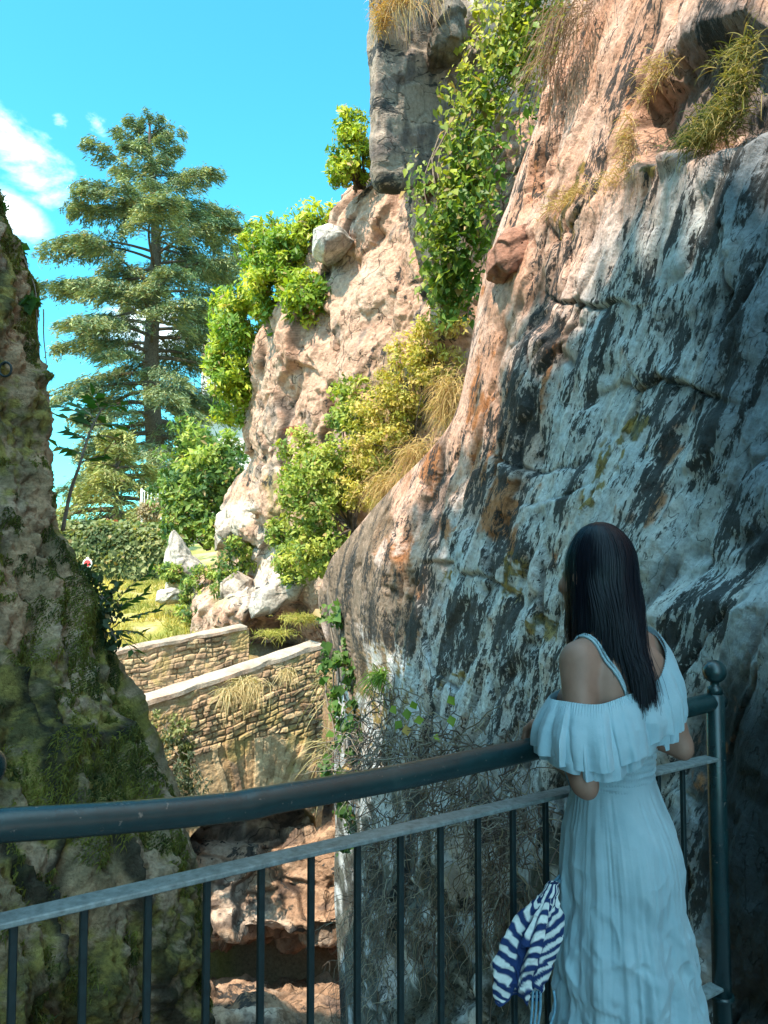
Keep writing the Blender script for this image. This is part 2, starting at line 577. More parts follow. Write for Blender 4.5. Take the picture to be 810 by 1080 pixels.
def wall_hit(px, py):
    """(s, z) where the sight line through a photo point meets the leaning wall plane"""
    o = np.array([0, 0, CAMZ]); d = P(px, py, 1.0) - o
    # WN.(P - W0) = -LEAN * max(z - 1.5, 0)
    n2 = np.array([WN[0], WN[1], 0.0])
    t = (n2[:2] @ W0) / (n2 @ d)
    if (CAMZ + d[2] * t) > 1.5:
        n3 = np.array([WN[0], WN[1], LEAN])
        t = (n2[:2] @ W0 + LEAN * 1.5 - LEAN * CAMZ) / (n3 @ d)
    p = o + d * t
    return (p[:2] - W0) @ WD, p[2], p[1]


def wall_p(px, py, out=0.0):
    """a world point on the near wall seen at a photo point, moved `out` metres off the wall"""
    s, z, y = wall_hit(px, py)
    p = np.array([*(W0 + s * WD - WN * LEAN * max(z - 1.5, 0)), z])
    p[:2] += WN * out
    return p


SIL = [(640, -160), (612, -60), (596, 0), (570, 90), (540, 190), (516, 270), (502, 320), (492, 400), (472, 455), (436, 500), (400, 540), (360, 588),
       (345, 625), (346, 665), (354, 700), (356, 760), (352, 850), (354, 950), (360, 1080), (360, 1250)]
_sz = np.array([wall_hit(*c)[:2] for c in SIL])
_o = np.argsort(_sz[:, 1]); _sz = _sz[_o]

zr = np.concatenate([np.arange(-8, -5.2, .08), np.arange(-5.2, -1.2, .019), np.arange(-1.2, 4.4, .0105), np.arange(4.4, 6, .025), np.arange(6, 10.5, .1)])
sL = np.interp(zr, _sz[:, 1], _sz[:, 0])
k = np.ones(25) / 25
sL = np.convolve(np.pad(sL, 12, 'edge'), k, 'valid')
NC = 400
uof = lambda s: (W0[0] + s * WD[0]) / (W0[1] + s * WD[1])
sof = lambda u: (W0[0] - W0[1] * u) / (WL * (-WD[0] + WD[1] * u)) * WL
uL = uof(sL)
wj = np.linspace(0, 1, NC)
U = uL[:, None] + wj[None] * (.60 - uL[:, None])
S = sof(U)
back = np.concatenate([[0.], [.12, .28, .5, .8, 1.3, 2, 3, 4, 5.5, 7, 9, 12]])[1:]
S = np.concatenate([S, S[:, -1:] - back[None]], 1)
Z = np.repeat(zr[:, None], S.shape[1], 1)
lean = -LEAN * np.maximum(Z - 1.5, 0)
G = np.stack([W0[0] + S * WD[0] + WN[0] * lean, W0[1] + S * WD[1] + WN[1] * lean, Z], -1)
# the far end turns away into the rock
ph = np.linspace(0, math.pi / 2, 9)[1:]
r0 = .22
wr = [G[:, :1] + np.array([*(WD * r0 * math.sin(a) - WN * r0 * (1 - math.cos(a))), 0]) for a in ph[::-1]]
far = [wr[0] + np.array([*(-WN * q), 0]) for q in (3.5, 2.2, 1.2, .5)]
G = np.concatenate(far + wr + [G], 1)
nW = np.array([WN[0], WN[1], LEAN]); nW /= np.linalg.norm(nW)
nx, ny = proj(G)
# strata run down towards the far end at about 45 degrees in the wall
sw = (G[..., :2] - W0) @ WD
off = (G[..., :2] - W0) @ WN
c45, s45 = math.cos(math.radians(61)), math.sin(math.radians(61))
al = sw * c45 - G[..., 2] * s45          # along the strata (down and away)
ac = sw * s45 + G[..., 2] * c45          # across them
Q = np.stack([al, ac, off], -1)
wp = np.stack([fbm(G * .9, 3, 1), fbm(G * .9, 3, 2), fbm(G * .9, 3, 3)], -1) * .25
h1, e1 = facets((Q + wp) * np.array([.45, 1.1, .6]), 3, .6)
h2, e2 = facets((Q + wp * .6) * np.array([1.3, 3.4, 2.0]), 9, .5)
h3, e3 = facets((Q + wp * .3) * np.array([4.0, 9.0, 6.0]), 14, .5)
st = fbm(Q * np.array([.7, 5.0, 2.0]), 5, 21)
st2 = fbm(Q * np.array([2.2, 16.0, 8.0]), 4, 33)
big = fbm(G * .55, 3, 41)
med = fbm(G * 2.4, 5, 47)
fin = fbm(G * 9, 4, 53)
damp = .15 + .85 * ss(8.0, 4.0, sw)
h3 = h3 * damp; st2 = .45 + (st2 - .45) * damp; st = st * damp + (1 - damp) * fbm(Q * np.array([.7, 5.0, 2.0]), 1, 21) * .6; fin = fin * damp; h2 = h2 * (.4 + .6 * damp)
med = med * (.4 + .6 * damp)
disp = .06 * big + .060 * h1 + .036 * h2 + .014 * h3 + .012 * (1 - 2.2 * np.abs(st)) + .008 * (1 - 2.2 * np.abs(st2)) + .008 * med + .008 * fin
crack = np.maximum(1 - ss(0, .10, e1), .8 * (1 - ss(0, .12, e2))) * ss(-.25, .35, fbm(G * 1.6, 3, 61))
disp -= .045 * crack
# hand-placed relief
near = (ny > -400)
niche = ss(.35, .62, pxmask(nx, ny, [(772, 95, 88, 72, -35), (700, 130, 34, 55, 15)]) + .12 * med)
disp -= .20 * niche * near
ledge = pxmask(nx, ny, [(700, 178, 60, 12, -18), (600, 232, 60, 12, -25)])
disp += .05 * ledge
slab = ss(0, 55, ny + 16 * fbm(G * 2.0, 4, 66) - np.interp(nx, [590, 640, 690, 760, 830], [690, 640, 606, 588, 584])) * ss(640, 690, nx) * ss(1100, 800, ny)
disp += .13 * slab
drip = ss(.4, .6, pxmask(nx, ny, [(572, 140, 26, 95, 12)])) * near
disp += drip * (.05 * np.sin(sw * 38 + 3 * med) + .04 * med)
redb = ss(.45, .6, pxmask(nx, ny, [(542, 268, 34, 24, -25)])) * near
redb = redb * 0
bul = pxmask(nx, ny, [(375, 610, 40, 70, 15)]) + .9 * pxmask(nx, ny, [(495, 900, 32, 45, 10), (420, 620, 25, 90, 10)])
disp += .14 * bul
foot = ss(820, 1000, ny) * ss(620, 420, nx)
disp += foot * (.10 * h2 + .08 * med)
# joints that break the slab into blocks: each a crack with a small step across it
JOINTS = [([(738, 200), (700, 300), (668, 380), (640, 470), (612, 560), (590, 640)], .045), ([(645, 250), (600, 350), (560, 450), (525, 560), (500, 690)], -.04),
          ([(578, 300), (540, 380), (508, 460), (480, 560), (460, 670)], .045), ([(500, 340), (470, 450), (442, 540), (425, 640), (415, 730)], -.035),
          ([(790, 180), (765, 300), (730, 420), (705, 520)], .035), ([(552, 300), (620, 332), (700, 318)], .03), ([(500, 470), (560, 500), (622, 478)], -.03),
          ([(600, 420), (680, 398), (790, 432)], .035), ([(645, 478), (590, 522), (520, 540)], .03), ([(430, 590), (490, 600), (560, 640)], .03),
          ([(640, 20), (628, 90), (590, 170), (560, 250)], .03), ([(690, 40), (668, 120), (640, 190)], -.03)]
jx_ = nx + 9 * fbm(G * 3.0, 4, 601) + 1.2 * fbm(G * 9, 2, 603); jy_ = ny + 9 * fbm(G * 3.0, 4, 605)
jcol = np.zeros_like(disp)
ok = (nx > 300) & (nx < 860) & (ny > -60) & (ny < 800)
for pl, stp in JOINTS:
    best = np.full(disp.shape, 1e9); sgn = np.zeros_like(disp)
    fade = np.zeros_like(disp)
    for si, ((x0_, y0_), (x1_, y1_)) in enumerate(zip(pl[:-1], pl[1:])):
        ex, ey = x1_ - x0_, y1_ - y0_; L2_ = ex * ex + ey * ey
        t_ = np.clip(((jx_ - x0_) * ex + (jy_ - y0_) * ey) / L2_, 0, 1)
        dx_, dy_ = jx_ - x0_ - t_ * ex, jy_ - y0_ - t_ * ey
        d_ = np.hypot(dx_, dy_); cl_ = d_ < best
        fe = ss(0, .7, t_) if si == 0 else (ss(1, .3, t_) if si == len(pl) - 2 else 1 + 0 * t_)
        fade = np.where(cl_, fe, fade)
        best = np.where(cl_, d_, best); sgn = np.where(cl_, np.sign(dx_ * ey - dy_ * ex), sgn)
    wv_ = .45 + .55 * ss(-.3, .3, fbm(G * 2.2, 3, 607))
    disp += ok * fade * (stp * .6 * np.tanh(sgn * best / 3.5) * np.exp(-(best / 55) ** 2) - .035 * wv_ * np.exp(-(best / 2.4) ** 2))
    jcol = np.maximum(jcol, ok * fade * wv_ * np.exp(-(best / 2.0) ** 2))
# the rounded far corner keeps only the broad relief
k41 = np.ones(61) / 61
dsm = np.stack([np.convolve(np.pad(disp[:, j], 30, 'edge'), k41, 'valid') for j in range(48)], 1)
dsm[:, :12] = dsm[:, 12:13]
wgt = ss(48, 14, np.arange(48))[None]
disp[:, :48] = disp[:, :48] * (1 - wgt) + dsm * wgt
G = G + nW * disp[..., None]

# --- colours: sunlit pink and shaded blue-grey painted in, black lichen, rust, moss
n1 = fbm(G * 1.3, 4, 71); n2 = fbm(G * 4.5, 5, 73); n3 = fbm(Q * np.array([1.5, 9, 4]), 5, 77); n4 = fbm(G * 14, 4, 79)
n3 = n3 * damp
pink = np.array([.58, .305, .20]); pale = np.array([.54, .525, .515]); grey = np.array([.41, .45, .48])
suntone = ss(-90, 130, np.interp(nx, [330, 430, 500, 590, 700, 810], [740, 660, 550, 370, 250, 160]) - ny + 70 * n1)  # follows the edge of the sunlight, whose warmth is painted above it
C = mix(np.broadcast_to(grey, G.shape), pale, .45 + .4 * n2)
C = mix(C, pink, np.clip(suntone * .85 + .12 * n2, 0, 1))
C = mix(C, [.60, .53, .48], .5 * ss(.15, .6, n3) * (1 - .5 * suntone))
C = mix(C, [.38, .20, .13], .55 * ss(.2, .7, n1 + .5 * n2) * suntone)
# streaks of black lichen
dm = pxmask(nx, ny, [(400, 690, 22, 60, 10), (420, 600, 16, 80, 14), (450, 520, 16, 60, 18), (440, 660, 20, 60, 10), (632, 340, 42, 50, 20), (560, 420, 26, 110, 14), (520, 480, 24, 90, 18), (600, 470, 14, 60, 15), (640, 490, 26, 40, 20),
                     (455, 590, 10, 90, 12), (490, 640, 22, 60, 15), (520, 610, 16, 90, 16), (545, 690, 30, 50, 5), (700, 400, 20, 120, 20),
                     (760, 330, 80, 190, 10), (780, 520, 70, 90, 0), (735, 450, 70, 110, 10), (730, 280, 60, 80, 10), (665, 640, 40, 50, 10), (780, 650, 60, 60, 0),
                     (690, 300, 30, 60, 25), (385, 615, 30, 50, 15), (660, 250, 20, 40, 30), (420, 700, 20, 60, 5), (580, 380, 12, 60, 15)])
streak = fbm(Q * np.array([1.1, 8.5, 3.0]), 6, 83, .58)
lich = np.clip(.20 + .36 * dm + .50 * streak + .22 * n2 + .12 * n1 - .10 * suntone, 0, 1)
# darker blue-grey zone at the right end of the wall
right_dark = ss(.25, .75, pxmask(nx, ny, [(820, 400, 110, 230, 0), (810, 900, 90, 260, 0), (815, 200, 70, 120, 0)]) + .18 * n2)
C = mix(C, C * np.array([.30, .36, .42]), .85 * right_dark)
C = mix(C, [.03, .035, .035], .8 * ss(.05, .35, n2 + .5 * n3) * right_dark)
lowshade = ss(700, 770, ny) * ss(752, 768, nx)  # shade low beside the post, painted into the rock colour
C = mix(C, [.012, .016, .017], .9 * lowshade)
C = mix(C, [.10, .10, .105], .8 * ss(.3, .55, pxmask(nx, ny, [(770, 70, 80, 75, -25), (705, 125, 30, 55, 15)]) + .12 * n2) * near)  # hollow: dark rock with its shade painted in
# rust
ru = pxmask(nx, ny, [(500, 430, 14, 40, 16), (455, 500, 10, 40, 14), (415, 560, 10, 40, 14), (585, 405, 14, 34, 15), (528, 545, 24, 40, 15), (525, 490, 14, 30, 15), (485, 490, 12, 30, 12), (468, 560, 10, 20, 0), (440, 640, 8, 50, 8), (430, 600, 10, 40, 10)])
C = mix(C, [.36, .135, .045], .9 * ss(.40, .66, .8 * ru + .5 * n2 + .35 * n3 + .2 * n4))
C = mix(C, [.27, .07, .035], .85 * redb)
# moss
mo = pxmask(nx, ny, [(578, 660, 22, 14, 10), (660, 465, 18, 34, 25), (630, 500, 12, 40, 15), (535, 610, 16, 24, 10), (465, 600, 12, 18, 0), (480, 725, 16, 22, 0),
                     (700, 178, 44, 8, -18) , (610, 205, 10, 60, 12), (400, 740, 40, 70, 0)])
mcol = mix(np.broadcast_to(np.array([.05, .055, .02]), G.shape), [.24, .15, .02], ss(-.3, .5, n4))
C = mix(C, mcol, .9 * ss(.44, .56, .55 * mo + .45 * n2 + .7 * n4 + .25 * n3) * ss(.12, .35, mo))
# brown mossy bulge at the far lower corner
bb = ss(.3, .6, pxmask(nx, ny, [(378, 612, 36, 70, 12), (372, 680, 26, 60, 0), (405, 560, 20, 50, 18), (420, 640, 26, 50, 10)]) + .3 * n2 + .15 * n3)
C = mix(C, mix(np.broadcast_to(np.array([.13, .095, .065]), G.shape), [.25, .18, .13], ss(-.2, .5, n4 + .5 * n3)), .88 * bb)
# mossy, rooty foot of the wall below the rail
ft = ss(-.25, .2, n2 + .6 * ss(800, 1000, ny) - .15) * ss(740, 850, ny) * ss(660, 580, nx)
C = mix(C, [.040, .048, .034], .88 * ft)
C = mix(C, [.50, .47, .46], .8 * ss(.4, .7, pxmask(nx, ny, [(500, 900, 26, 40, 10), (488, 930, 14, 30, 0), (380, 780, 10, 25, 0), (360, 760, 8, 40, 8), (412, 1030, 20, 40, 0), (430, 820, 20, 10, 0)]) + .3 * n2))
C = mix(C, C * .35, .85 * ss(.35, .8, crack))
C = mix(C, C * .3, .85 * jcol)
wdv = np.array([WD[0], WD[1], 0]); uz = np.array([0, 0, 1.])
M_CLIFF = mat_lichen('streaked_rock', (wdv * c45 - uz * s45, wdv * s45 + uz * c45, np.array([WN[0], WN[1], 0])), (5.5, 18.0, 8.0))
lich = lich * (1 - .7 * ss(.4, .6, mo)) * (1 - redb)
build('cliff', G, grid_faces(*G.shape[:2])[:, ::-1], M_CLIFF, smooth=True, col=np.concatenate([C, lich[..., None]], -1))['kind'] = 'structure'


def rockify(G, seed, amp=1.0, strata=None, sc=1.0):
    """displace a smooth net like broken rock; returns new points, a crack map and two noises"""
    nr = grid_normals(G)
    Rm = np.eye(3) if strata is None else strata
    Q = (G @ Rm.T) * sc
    wp = np.stack([fbm(Q * .8, 3, seed + 1), fbm(Q * .8, 3, seed + 2), fbm(Q * .8, 3, seed + 3)], -1) * .3
    h1, e1 = facets((Q + wp) * np.array([.6, 1.3, .9]), seed + 4, .6)
    h2, e2 = facets((Q + wp * .6) * np.array([1.1, 2.8, 1.7]), seed + 5, .6)
    h3, e3 = facets((Q + wp * .3) * np.array([5., 9.0, 7.0]), seed + 6, .5)
    md = fbm(Q * 2.5, 5, seed + 7); fn = fbm(Q * 9, 4, seed + 8)
    cr = np.maximum(1 - ss(0, .10, e1), .7 * (1 - ss(0, .14, e2))) * ss(-.3, .3, fbm(Q * 1.3, 3, seed + 9))
    rg = 1 - 2 * np.abs(fbm(Q * np.array([1.6, 3.2, 2.2]), 4, seed + 11))
    d = amp * (.10 * fbm(Q * .6, 3, seed + 10) + .24 * h1 + .07 * h2 + .014 * h3 + .035 * rg + .03 * md + .016 * fn - .05 * cr)
    return G + nr * d[..., None], cr, md, fn, h1


def unit3(*v):
    return np.array(v, float) / np.linalg.norm(v)


def rotx(a):
    return np.array([[1, 0, 0], [0, math.cos(a), -math.sin(a)], [0, math.sin(a), math.cos(a)]])


def roty(a):
    return np.array([[math.cos(a), 0, math.sin(a)], [0, 1, 0], [-math.sin(a), 0, math.cos(a)]])


STR = roty(math.radians(50))

# sunlit slope further up the gorge, behind the near wall
ctl = [
    [(470, 90, 16), (440, 100, 13.5), (440, 110, 12), (470, 120, 11), (540, 120, 10.2), (620, 120, 10.5), (760, 120, 11)],
    [(430, 180, 16), (396, 186, 13.5), (398, 188, 12.2), (440, 190, 11.2), (500, 190, 10.3), (580, 190, 10), (720, 190, 10.5)],
    [(372, 225, 17), (352, 230, 14.2), (356, 236, 12.8), (400, 245, 11.8), (455, 250, 10.8), (530, 250, 10), (680, 250, 10.5)],
    [(350, 255, 17.5), (330, 266, 14.7), (338, 275, 13.3), (380, 290, 12.2), (440, 300, 11.1), (510, 300, 10.2), (650, 300, 10.5)],
    [(315, 320, 18), (296, 335, 15.2), (302, 345, 13.8), (350, 350, 12.6), (420, 355, 11.4), (490, 360, 10.5), (620, 360, 10.8)],
    [(290, 375, 18.5), (272, 388, 15.8), (280, 395, 14.4), (330, 400, 13.0), (400, 405, 11.8), (470, 405, 10.8), (600, 405, 11)],
    [(282, 440, 19), (260, 448, 16.3), (268, 452, 14.8), (310, 452, 13.5), (380, 452, 12.2), (450, 452, 11), (560, 452, 11.2)],
    [(285, 480, 19), (264, 486, 16.4), (272, 488, 15.0), (300, 490, 13.8), (360, 495, 12.5), (430, 495, 11.2), (520, 495, 11.2)],
    [(250, 535, 19.5), (232, 546, 17.0), (246, 548, 15.6), (285, 545, 14.2), (345, 545, 12.8), (400, 545, 11.6), (480, 545, 11.6)],
    [(245, 556, 19.5), (232, 566, 17.2), (248, 574, 16.2), (282, 580, 15.2), (330, 585, 14.0), (370, 590, 12.8), (440, 590, 12)],
    [(245, 585, 19), (232, 604, 17.0), (244, 612, 16.0), (274, 618, 15.0), (318, 622, 13.9), (355, 625, 13.0), (420, 630, 12.6)],
    [(215, 610, 18.5), (205, 632, 16.2), (225, 640, 15.0), (262, 645, 14.3), (300, 648, 14.6), (345, 660, 13.8), (400, 660, 13.4)],
    [(210, 650, 18), (205, 670, 16.0), (225, 685, 15.2), (260, 690, 15.2), (300, 690, 15.6), (345, 700, 14.6), (400, 700, 14)],
    [(210, 720, 18), (205, 740, 16.0), (225, 780, 15.4), (260, 790, 15.6), (300, 790, 15.8), (345, 790, 14.8), (400, 790, 14)],
]
B = net(ctl, 640, 460)
B, cr, md, fn, h1 = rockify(B, 200, 1.0, STR)
bx_, by_ = proj(B)
n1 = fbm(B * .9, 4, 231); n2 = fbm(B * 3.5, 5, 233)
C = mix(np.broadcast_to(np.array([.45, .275, .20]), B.shape), [.47, .36, .29], ss(-.1, .6, n1) * .7)
C = mix(C, [.33, .17, .11], .6 * ss(.1, .6, n2 + .3 * n1))
C = mix(C, [.13, .115, .105], .7 * ss(.35, .7, fbm(B @ STR.T * np.array([1, 5, 2]), 5, 239) + .3 * n2))
C = mix(C, [.52, .45, .39], .8 * ss(.3, .6, pxmask(bx_, by_, [(290, 600, 70, 40, -25), (240, 550, 40, 18, -35)]) + .2 * n2))
C = mix(C, [.33, .11, .05], .9 * ss(.5, .7, pxmask(bx_, by_, [(309, 455, 16, 8, 0), (260, 612, 12, 6, -30)]) + .1 * n2))
C = mix(C, [.20, .17, .045], .55 * ss(.3, .6, pxmask(bx_, by_, [(330, 520, 50, 40, 0), (430, 420, 40, 60, 20), (235, 600, 20, 40, 0)]) + .35 * n2))
C = mix(C, C * .4, .8 * ss(.4, .9, cr))
M_SLOPE = mat_lichen('cracked_rock', (STR[0], STR[1], STR[2]), (1.1, 4.5, 2.6), 16, .9, .04, 20)
la = np.clip(.02 + .45 * fbm(B @ STR.T * np.array([.5, 2.0, 1.0]), 5, 241) + .2 * n2, 0, 1)
build('hillside', B, grid_faces(*B.shape[:2])[:, ::-1], M_SLOPE, col=np.concatenate([C, la[..., None]], -1))['kind'] = 'structure'

# overhanging block at the top
ctl = [
    [(470, -330, 13.5), (440, -330, 10.6), (425, -330, 9.3), (460, -330, 9.5), (500, -330, 9.9), (550, -330, 10.4), (640, -330, 11.3)],
    [(450, -160, 13.5), (410, -160, 10.6), (402, -160, 9.1), (440, -160, 9.35), (490, -160, 9.8), (540, -160, 10.3), (640, -160, 11.3)],
    [(440, -20, 13.5), (402, -20, 10.5), (394, -20, 9.0), (435, -20, 9.3), (485, -20, 9.8), (535, -20, 10.3), (640, -20, 11.3)],
    [(440, 60, 13.5), (402, 60, 10.5), (393, 60, 9.0), (435, 60, 9.3), (480, 60, 9.8), (530, 60, 10.3), (640, 60, 11.3)],
    [(440, 130, 13.5), (404, 130, 10.5), (394, 130, 9.1), (435, 130, 9.4), (478, 130, 9.85), (525, 130, 10.3), (640, 130, 11.3)],
    [(440, 170, 13.5), (408, 172, 10.6), (396, 172, 9.2), (435, 176, 9.5), (470, 172, 9.9), (515, 165, 10.4), (640, 165, 11.3)],
    [(440, 186, 13.5), (412, 190, 10.6), (402, 194, 9.35), (436, 197, 9.6), (466, 190, 10.0), (508, 180, 10.5), (640, 180, 11.3)],
    [(450, 188, 13.6), (424, 191, 11.0), (414, 192, 9.9), (440, 193, 10.1), (470, 188, 10.5), (510, 180, 10.9), (640, 180, 11.5)],
    [(460, 190, 13.8), (445, 191, 12.0), (440, 190, 11.4), (460, 190, 11.5), (485, 187, 11.7), (520, 180, 11.9), (640, 180, 12)],
]
B = net(ctl, 300, 190)
B, cr, md, fn, h1 = rockify(B, 347, .34, roty(math.radians(-25)), 1.25)
bx_, by_ = proj(B)
n2 = fbm(B * 3.5, 5, 333); n3 = fbm(B * np.array([5, 5, .8]), 5, 335)
C = mix(np.broadcast_to(np.array([.25, .195, .155]), B.shape), [.38, .28, .22], ss(-.2, .5, n2))
C = mix(C, [.06, .055, .055], .75 * ss(.0, .5, n3 + .3 * n2))
C = mix(C, [.09, .07, .07], .6 * ss(.3, .6, pxmask(bx_, by_, [(420, 85, 40, 8, -18), (425, 150, 40, 10, -25), (480, 130, 14, 50, 0)]) + .3 * n2))
C = mix(C, C * .35, .8 * ss(.4, .9, cr))
M_BLOCK = mat_lichen('streaked_block', (unit3(1, 0, .4), unit3(-.4, 0, 1), unit3(0, 1, 0)), (1.6, 5.5, 2.0))
la = np.clip(.12 + .5 * fbm(B * np.array([.8, 1, 3.0]), 5, 341), 0, 1)
build('cliff_overhang', B, grid_faces(*B.shape[:2])[:, ::-1], M_BLOCK, col=np.concatenate([C, la[..., None]], -1))['kind'] = 'structure'

# mossy left wall: a nose at the far end, running back past the walkway, tall beyond the frame
SILL = [(-290, -260, 5.2), (-160, -80, 5.1), (-40, 80, 5.0), (-4, 205, 5.0), (24, 290, 5.0), (36, 380, 5.0), (46, 450, 5.0), (62, 560, 5.0), (104, 650, 4.9), (140, 730, 4.8), (162, 790, 4.7),
        (184, 836, 4.6), (204, 885, 4.5), (217, 935, 4.5), (214, 1000, 4.6), (213, 1080, 4.6), (218, 1250, 4.6), (225, 1500, 4.6)]
SP = np.array([P(*c) for c in SILL]); SP = SP[np.argsort(SP[:, 2])]
zr = np.concatenate([np.arange(-8, -2.2, .06), np.arange(-2.2, 4.6, .0125), np.arange(4.6, 14.2, .09)])
NX = np.interp(zr, SP[:, 2], SP[:, 0]); NY = np.interp(zr, SP[:, 2], SP[:, 1])
NX = np.convolve(np.pad(NX, 8, 'edge'), np.ones(17) / 17, 'valid')
top = zr > 4.4
NX = np.where(top, np.maximum(NX, -3.4), NX)
# plan offsets from the nose towards the camera side
ctrl_t = np.array([0, .12, .30, .48, .64, .80, 1.0])
yv = np.stack([NY + 0 * zr, NY - .45, NY - 1.35, NY - 2.3, NY - 3.3, NY - 5.5, NY - 15], -1)
xv = np.stack([NX, NX - .03, NX - .30, np.minimum(NX - .45, -1.62), np.minimum(NX - .5, -2.0), np.full_like(zr, -2.75), np.full_like(zr, -2.9)], -1)
tt = np.concatenate([np.linspace(0, .64, 330), np.linspace(.64, 1, 60)[1:]])
X = np.stack([np.interp(tt, ctrl_t, xv[i]) for i in range(len(zr))]); Y = np.stack([np.interp(tt, ctrl_t, yv[i]) for i in range(len(zr))])
kk = np.ones(31) / 31
sm = lambda A: np.stack([np.convolve(np.pad(r, 15, 'reflect', reflect_type='odd'), kk, 'valid') for r in A])
X, Y = sm(X), sm(Y)
G = np.stack([X, Y, np.repeat(zr[:, None], len(tt), 1)], -1)
wr = [G[:, :1] + np.array([-.35 * (1 - math.cos(a)) - b, .35 * math.sin(a) + b * .15, 0]) for a, b in
      ((1.57, 6), (1.57, 3), (1.57, 1.4), (1.57, .5), (1.57, .1), (1.2, 0), (.8, 0), (.4, 0))]
G = np.concatenate(wr + [G], 1)
# ridge line: above it the rock falls back
ridge = np.interp(G[..., 1], [-12, -2, .3, 2.0, 3.4, 4.2, 4.8, 5.2], [13.4, 13.2, 12.1, 10.4, 8.5, 6.8, 5.2, 4.6])
over = np.maximum(G[..., 2] - ridge, 0)
G[..., 2] -= over * .93
G[..., 0] -= over * .75
nr = -grid_normals(G)
px_, py_ = proj(G)
SM = np.stack([G[..., 0] + .25 * G[..., 2], G[..., 1] - .2 * G[..., 2], G[..., 2]], -1)   # flutes lean down to the right
wp = np.stack([fbm(G * .9, 3, 401), fbm(G * .9, 3, 402), fbm(G * .9, 3, 403)], -1) * .22
fl = fbm((SM + wp) * np.array([2.6, 2.6, .55]), 5, 411, .55)
h1, e1 = facets((SM + wp) * np.array([1.3, 1.3, .55]), 415, .6)
h2, e2 = facets((SM + wp * .5) * np.array([3.4, 3.4, 1.7]), 417, .5)
md = fbm(G * 3.2, 5, 421); fn = fbm(G * 11, 4, 423); ff = fbm(G * 34, 3, 425)
d = .16 * fl + .09 * h1 + .05 * h2 + .045 * md + .036 * fn + .018 * ff
cr = (1 - ss(0, .10, e1)) * ss(-.2, .3, fbm(G * 1.4, 3, 427))
d -= .06 * cr
edge = ss(0, 40, np.arange(G.shape[1]))[None] * .6 + .4
G = G + nr * (d * edge)[..., None]
n1 = fbm(G * 1.6, 4, 431); n2 = fbm(G * 6, 5, 433); n4 = fbm(G * 18, 4, 435)
C = mix(np.broadcast_to(np.array([.18, .145, .085]), G.shape), [.32, .235, .14], ss(-.3, .5, n2))
C = mix(C, [.36, .27, .19], .75 * ss(.05, .5, fbm(SM * np.array([5, 5, 1.6]), 5, 437) + .3 * n2))
warm = ss(.3, .7, pxmask(px_, py_, [(20, 330, 30, 90, 10), (40, 500, 26, 120, 10), (10, 640, 40, 60, 0), (80, 640, 26, 60, -30)]) + .25 * n2)
C = mix(C, [.38, .25, .15], .7 * warm)
moss = ss(-.08, .26, .6 * md + .5 * n1 + .45 * n4 + .10 - .5 * warm)
mc = mix(np.broadcast_to(np.array([.072, .072, .026]), G.shape), [.23, .195, .05], ss(-.3, .5, n4 + .4 * n2))
ey = ss(.3, .7, pxmask(px_, py_, [(150, 770, 40, 90, -28), (185, 850, 20, 60, -25), (60, 560, 30, 60, 0), (110, 700, 40, 50, -30)]) + .25 * n2)
mc = mix(mc, [.16, .15, .02], .6 * ey)
C = mix(C, mc, .92 * moss)
C = mix(C, [.012, .015, .012], .85 * ss(.3, .8, cr + .25 * n2))
C = mix(C, C * .55, .8 * ss(.2, .55, fbm(G * 13, 4, 439) + .3 * fbm(SM * np.array([9, 9, 2.5]), 3, 441)))
build('rock_bank', G, grid_faces(*G.shape[:2]), M_MOSSROCK, col=C)['kind'] = 'structure'
LEFT_G, LEFT_N = G, nr

# bed of the gorge under the bridge
ctl = [
    [(90, 770, 15), (150, 770, 14.5), (200, 770, 14.5), (250, 770, 14.5), (300, 770, 14.4), (350, 770, 13.8), (430, 770, 13)],
    [(90, 850, 14), (150, 850, 13.6), (200, 850, 13.2), (250, 850, 13.3), (300, 850, 13.2), (350, 850, 12.8), (430, 850, 12.5)],
    [(90, 880, 12.6), (150, 880, 12.3), (200, 880, 12.1), (250, 884, 12.2), (300, 880, 12.2), (350, 880, 12.2), (430, 880, 12.3)],
    [(90, 915, 12.0), (150, 915, 11.9), (200, 915, 11.8), (250, 915, 12.0), (300, 915, 12.0), (350, 915, 12.0), (430, 915, 12.2)],
    [(90, 960, 11.8), (150, 960, 11.8), (200, 960, 11.7), (250, 955, 11.8), (300, 950, 11.9), (350, 950, 11.9), (430, 950, 12.2)],
    [(90, 988, 11.7), (150, 988, 11.7), (200, 988, 11.6), (250, 986, 11.7), (300, 984, 11.8), (350, 984, 11.8), (430, 984, 12.2)],
    [(90, 996, 13.0), (150, 996, 13.2), (200, 996, 13.4), (250, 996, 13.4), (300, 996, 13.4), (350, 996, 13.2), (430, 996, 13)],
    [(90, 1034, 13.2), (150, 1034, 13.5), (200, 1034, 13.7), (250, 1034, 13.7), (300, 1034, 13.6), (350, 1034, 13.4), (430, 1034, 13)],
    [(90, 1036, 11.2), (150, 1036, 11.2), (200, 1036, 11.1), (250, 1040, 11.0), (300, 1052, 11.2), (350, 1050, 11.6), (430, 1040, 12)],
    [(90, 1062, 10.2), (150, 1062, 10.2), (200, 1062, 10.2), (250, 1066, 10.2), (300, 1075, 10.4), (350, 1075, 10.7), (430, 1070, 11)],
    [(90, 1130, 8.5), (150, 1130, 8.5), (200, 1130, 8.6), (250, 1135, 8.8), (300, 1140, 9.0), (350, 1140, 9.3), (430, 1130, 9.6)],
    [(90, 1500, 5.5), (150, 1500, 5.5), (200, 1500, 5.5), (250, 1500, 5.5), (300, 1500, 5.5), (350, 1500, 6), (430, 1500, 7)],
]
B = net(ctl, 380, 240)
